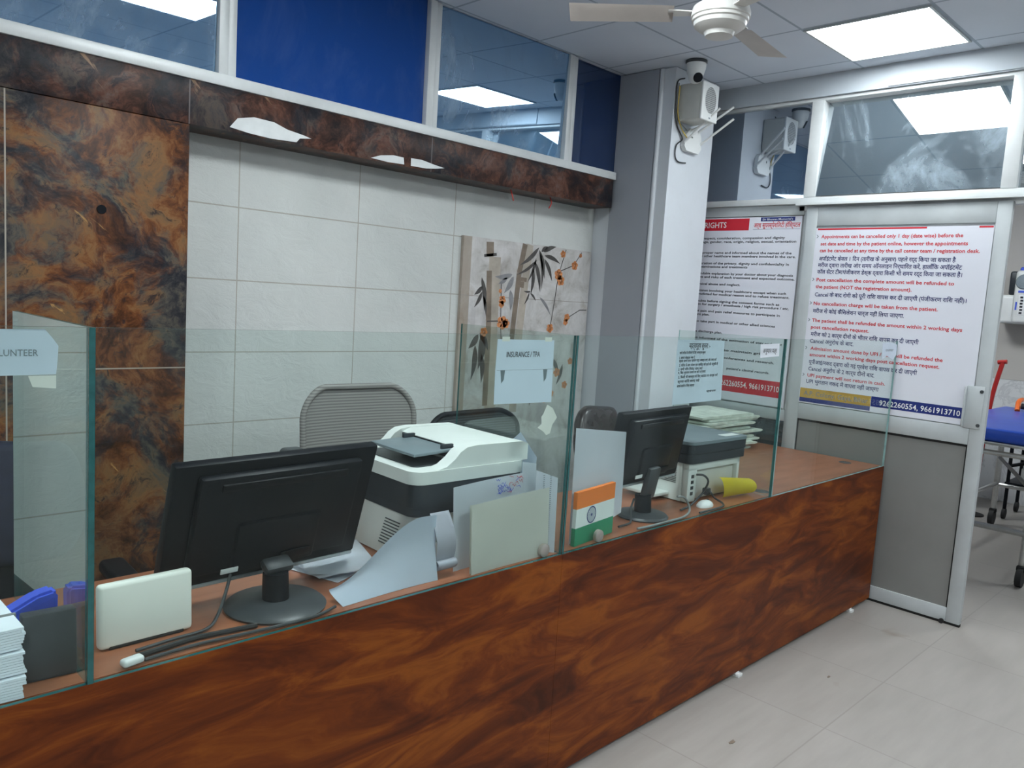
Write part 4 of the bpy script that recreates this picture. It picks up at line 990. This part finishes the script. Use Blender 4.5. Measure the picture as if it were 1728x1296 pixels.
part('front_spine', MB().box((-.235, .03, .24), (.05, .14, .46), .03, seg=4), 'white', pu)
part('dial', MB().cyl((-.262, .03, .37), (-.272, .03, .37), .065, .058, 28), 'grey_ink', pu)
part('blue_arc', MB().box((-.262, .03, .285), (.004, .07, .018), .001).box((-.262, .07, .16), (.003, .012, .07), .001).box((-.262, -.01, .16), (.003, .012, .07), .001), 'blue_cloth', pu)
part('name_plate', MB().box((-.2625, .03, .17), (.004, .05, .17), .001), 'white_ink', pu)
mb = MB()
for k in range(6): mb.box((-.2655, .03 + random.uniform(-.003, .003), .10 + k * .027), (.002, .022, .017))
part('lettering', mb, 'black_ink', pu, 0)
rd = thing('red_pole', 'red metal pole with crossbar standing behind the stretcher', 'pole', (7.45, 1.86, 0))
part('shaft', MB().tube([(0, 0, .02), (0, -.03, .9), (.0, -.085, 1.30)], .018, 10), 'red', rd)
part('crossbar', MB().tube([(0, -.05, 1.30), (0, -.115, 1.31)], .018, 10, False), 'red', rd)
part('foot', MB().lathe([(0, 0), (.09, 0), (.09, .012), (.02, .03), (0, .03)], n=24), 'rubber', rd)
tr = thing('equipment_trolley', 'low black trolley with a red and white box behind the stretcher', 'trolley', (7.75, 1.45, 0))
part('frame', MB().tube([(-.2, -.2, .08), (-.2, -.2, .62)], .014, 8, False).tube([(-.2, .2, .08), (-.2, .2, .62)], .014, 8, False).tube([(.2, -.2, .08), (.2, -.2, .62)], .014, 8, False).tube([(.2, .2, .08), (.2, .2, .62)], .014, 8, False).tube([(-.2, -.2, .6), (-.2, .2, .45)], .014, 8, False), 'black', tr)
part('shelf', MB().box((0, 0, .30), (.44, .44, .03), .006).box((0, 0, .62), (.44, .44, .02), .006), 'black', tr)
for x in (-.2, .2):
    for y in (-.2, .2): part('caster', MB().cyl((x, y - .012, .045), (x, y + .012, .045), .044, n=16), 'rubber', tr)
single('supply_box', MB().box((0, 0, .06), (.24, .22, .115), .006), 'white', 'small white supply box on the shelf of the low black trolley', 'box', (7.74, 1.47, .3155))
cbn = thing('bedside_cabinet', 'grey steel bedside cabinet against the far wall behind the stretcher', 'cabinet', (7.85, 2.23, 0))
part('carcass', MB().box((0, 0, .43), (.45, .48, .74), .006), 'wall_white', cbn)
part('cabinet_door', MB().box((-.228, 0, .32), (.012, .44, .46), .003), 'printer_beige', cbn)
part('drawer', MB().box((-.228, 0, .68), (.012, .44, .18), .003), 'printer_beige', cbn)
for x in (-.2, .2):
    for y in (-.2, .2): part('leg', MB().cyl((x, y, 0), (x, y, .062), .02, n=12), 'rubber', cbn)

# little marks in the pier and litter on the floor
single('wall_socket_hole', MB().cyl((.992, 3.1505, 1.803), (.992, 3.146, 1.803), .016, n=18), 'black_gloss', 'small round black hole cover in the brown stone pier', 'hole cover')
for x, y, r, w in ((2.60, 1.33, .016, 'nearest the counter'), (2.56, 1.12, .020, 'nearest the camera'), (3.43, 1.33, .010, 'towards the door')):
    mb = MB(); P = [(r * (1 + .4 * math.sin(3 * t + x * 7)) * math.cos(t), r * .6 * (1 + .3 * math.cos(2 * t)) * math.sin(t), .0) for t in [i * 2 * PI / 10 for i in range(10)]]
    mb.prism(P, (0, 0, .002)); single('floor_debris', mb, 'bamboo', 'small brown speck of dirt on the floor tiles, ' + w, 'dirt', (x, y, .0003), 0)

bpy.data.objects.remove(_to); bpy.data.curves.remove(_tc)

# ------------------------------------------------------------------ world and camera
w = bpy.data.worlds.new('world'); SC.world = w; w.use_nodes = True
w.node_tree.nodes['Background'].inputs[0].default_value = (.5, .58, .7, 1); w.node_tree.nodes['Background'].inputs[1].default_value = .15
cd = bpy.data.cameras.new('camera'); co = bpy.data.objects.new('camera', cd); COL.objects.link(co)
cd.sensor_fit = 'HORIZONTAL'; cd.sensor_width = 36; cd.lens = 1340.627 / 1728 * 36; cd.clip_start = .02; cd.clip_end = 60
yaw, pitch, roll = 0.786209, -0.108678, 0.0631846
f = Vector((math.sin(yaw) * math.cos(pitch), math.cos(yaw) * math.cos(pitch), math.sin(pitch)))
r_ = Vector((math.cos(yaw), -math.sin(yaw), 0)); u_ = r_.cross(f)
r2 = r_ * math.cos(roll) + u_ * math.sin(roll); u2 = u_ * math.cos(roll) - r_ * math.sin(roll)
co.matrix_world = Matrix(((r2.x, u2.x, -f.x, 0), (r2.y, u2.y, -f.y, 0), (r2.z, u2.z, -f.z, 1.58), (0, 0, 0, 1)))
SC.camera = co
SC.view_settings.view_transform = 'Standard'; SC.view_settings.look = 'None'
SC.view_settings.exposure = 0.55
SC.cycles.use_denoising = True
SC.cycles.max_bounces = 12; SC.cycles.transparent_max_bounces = 16
SC.cycles.sample_clamp_indirect = 6.0
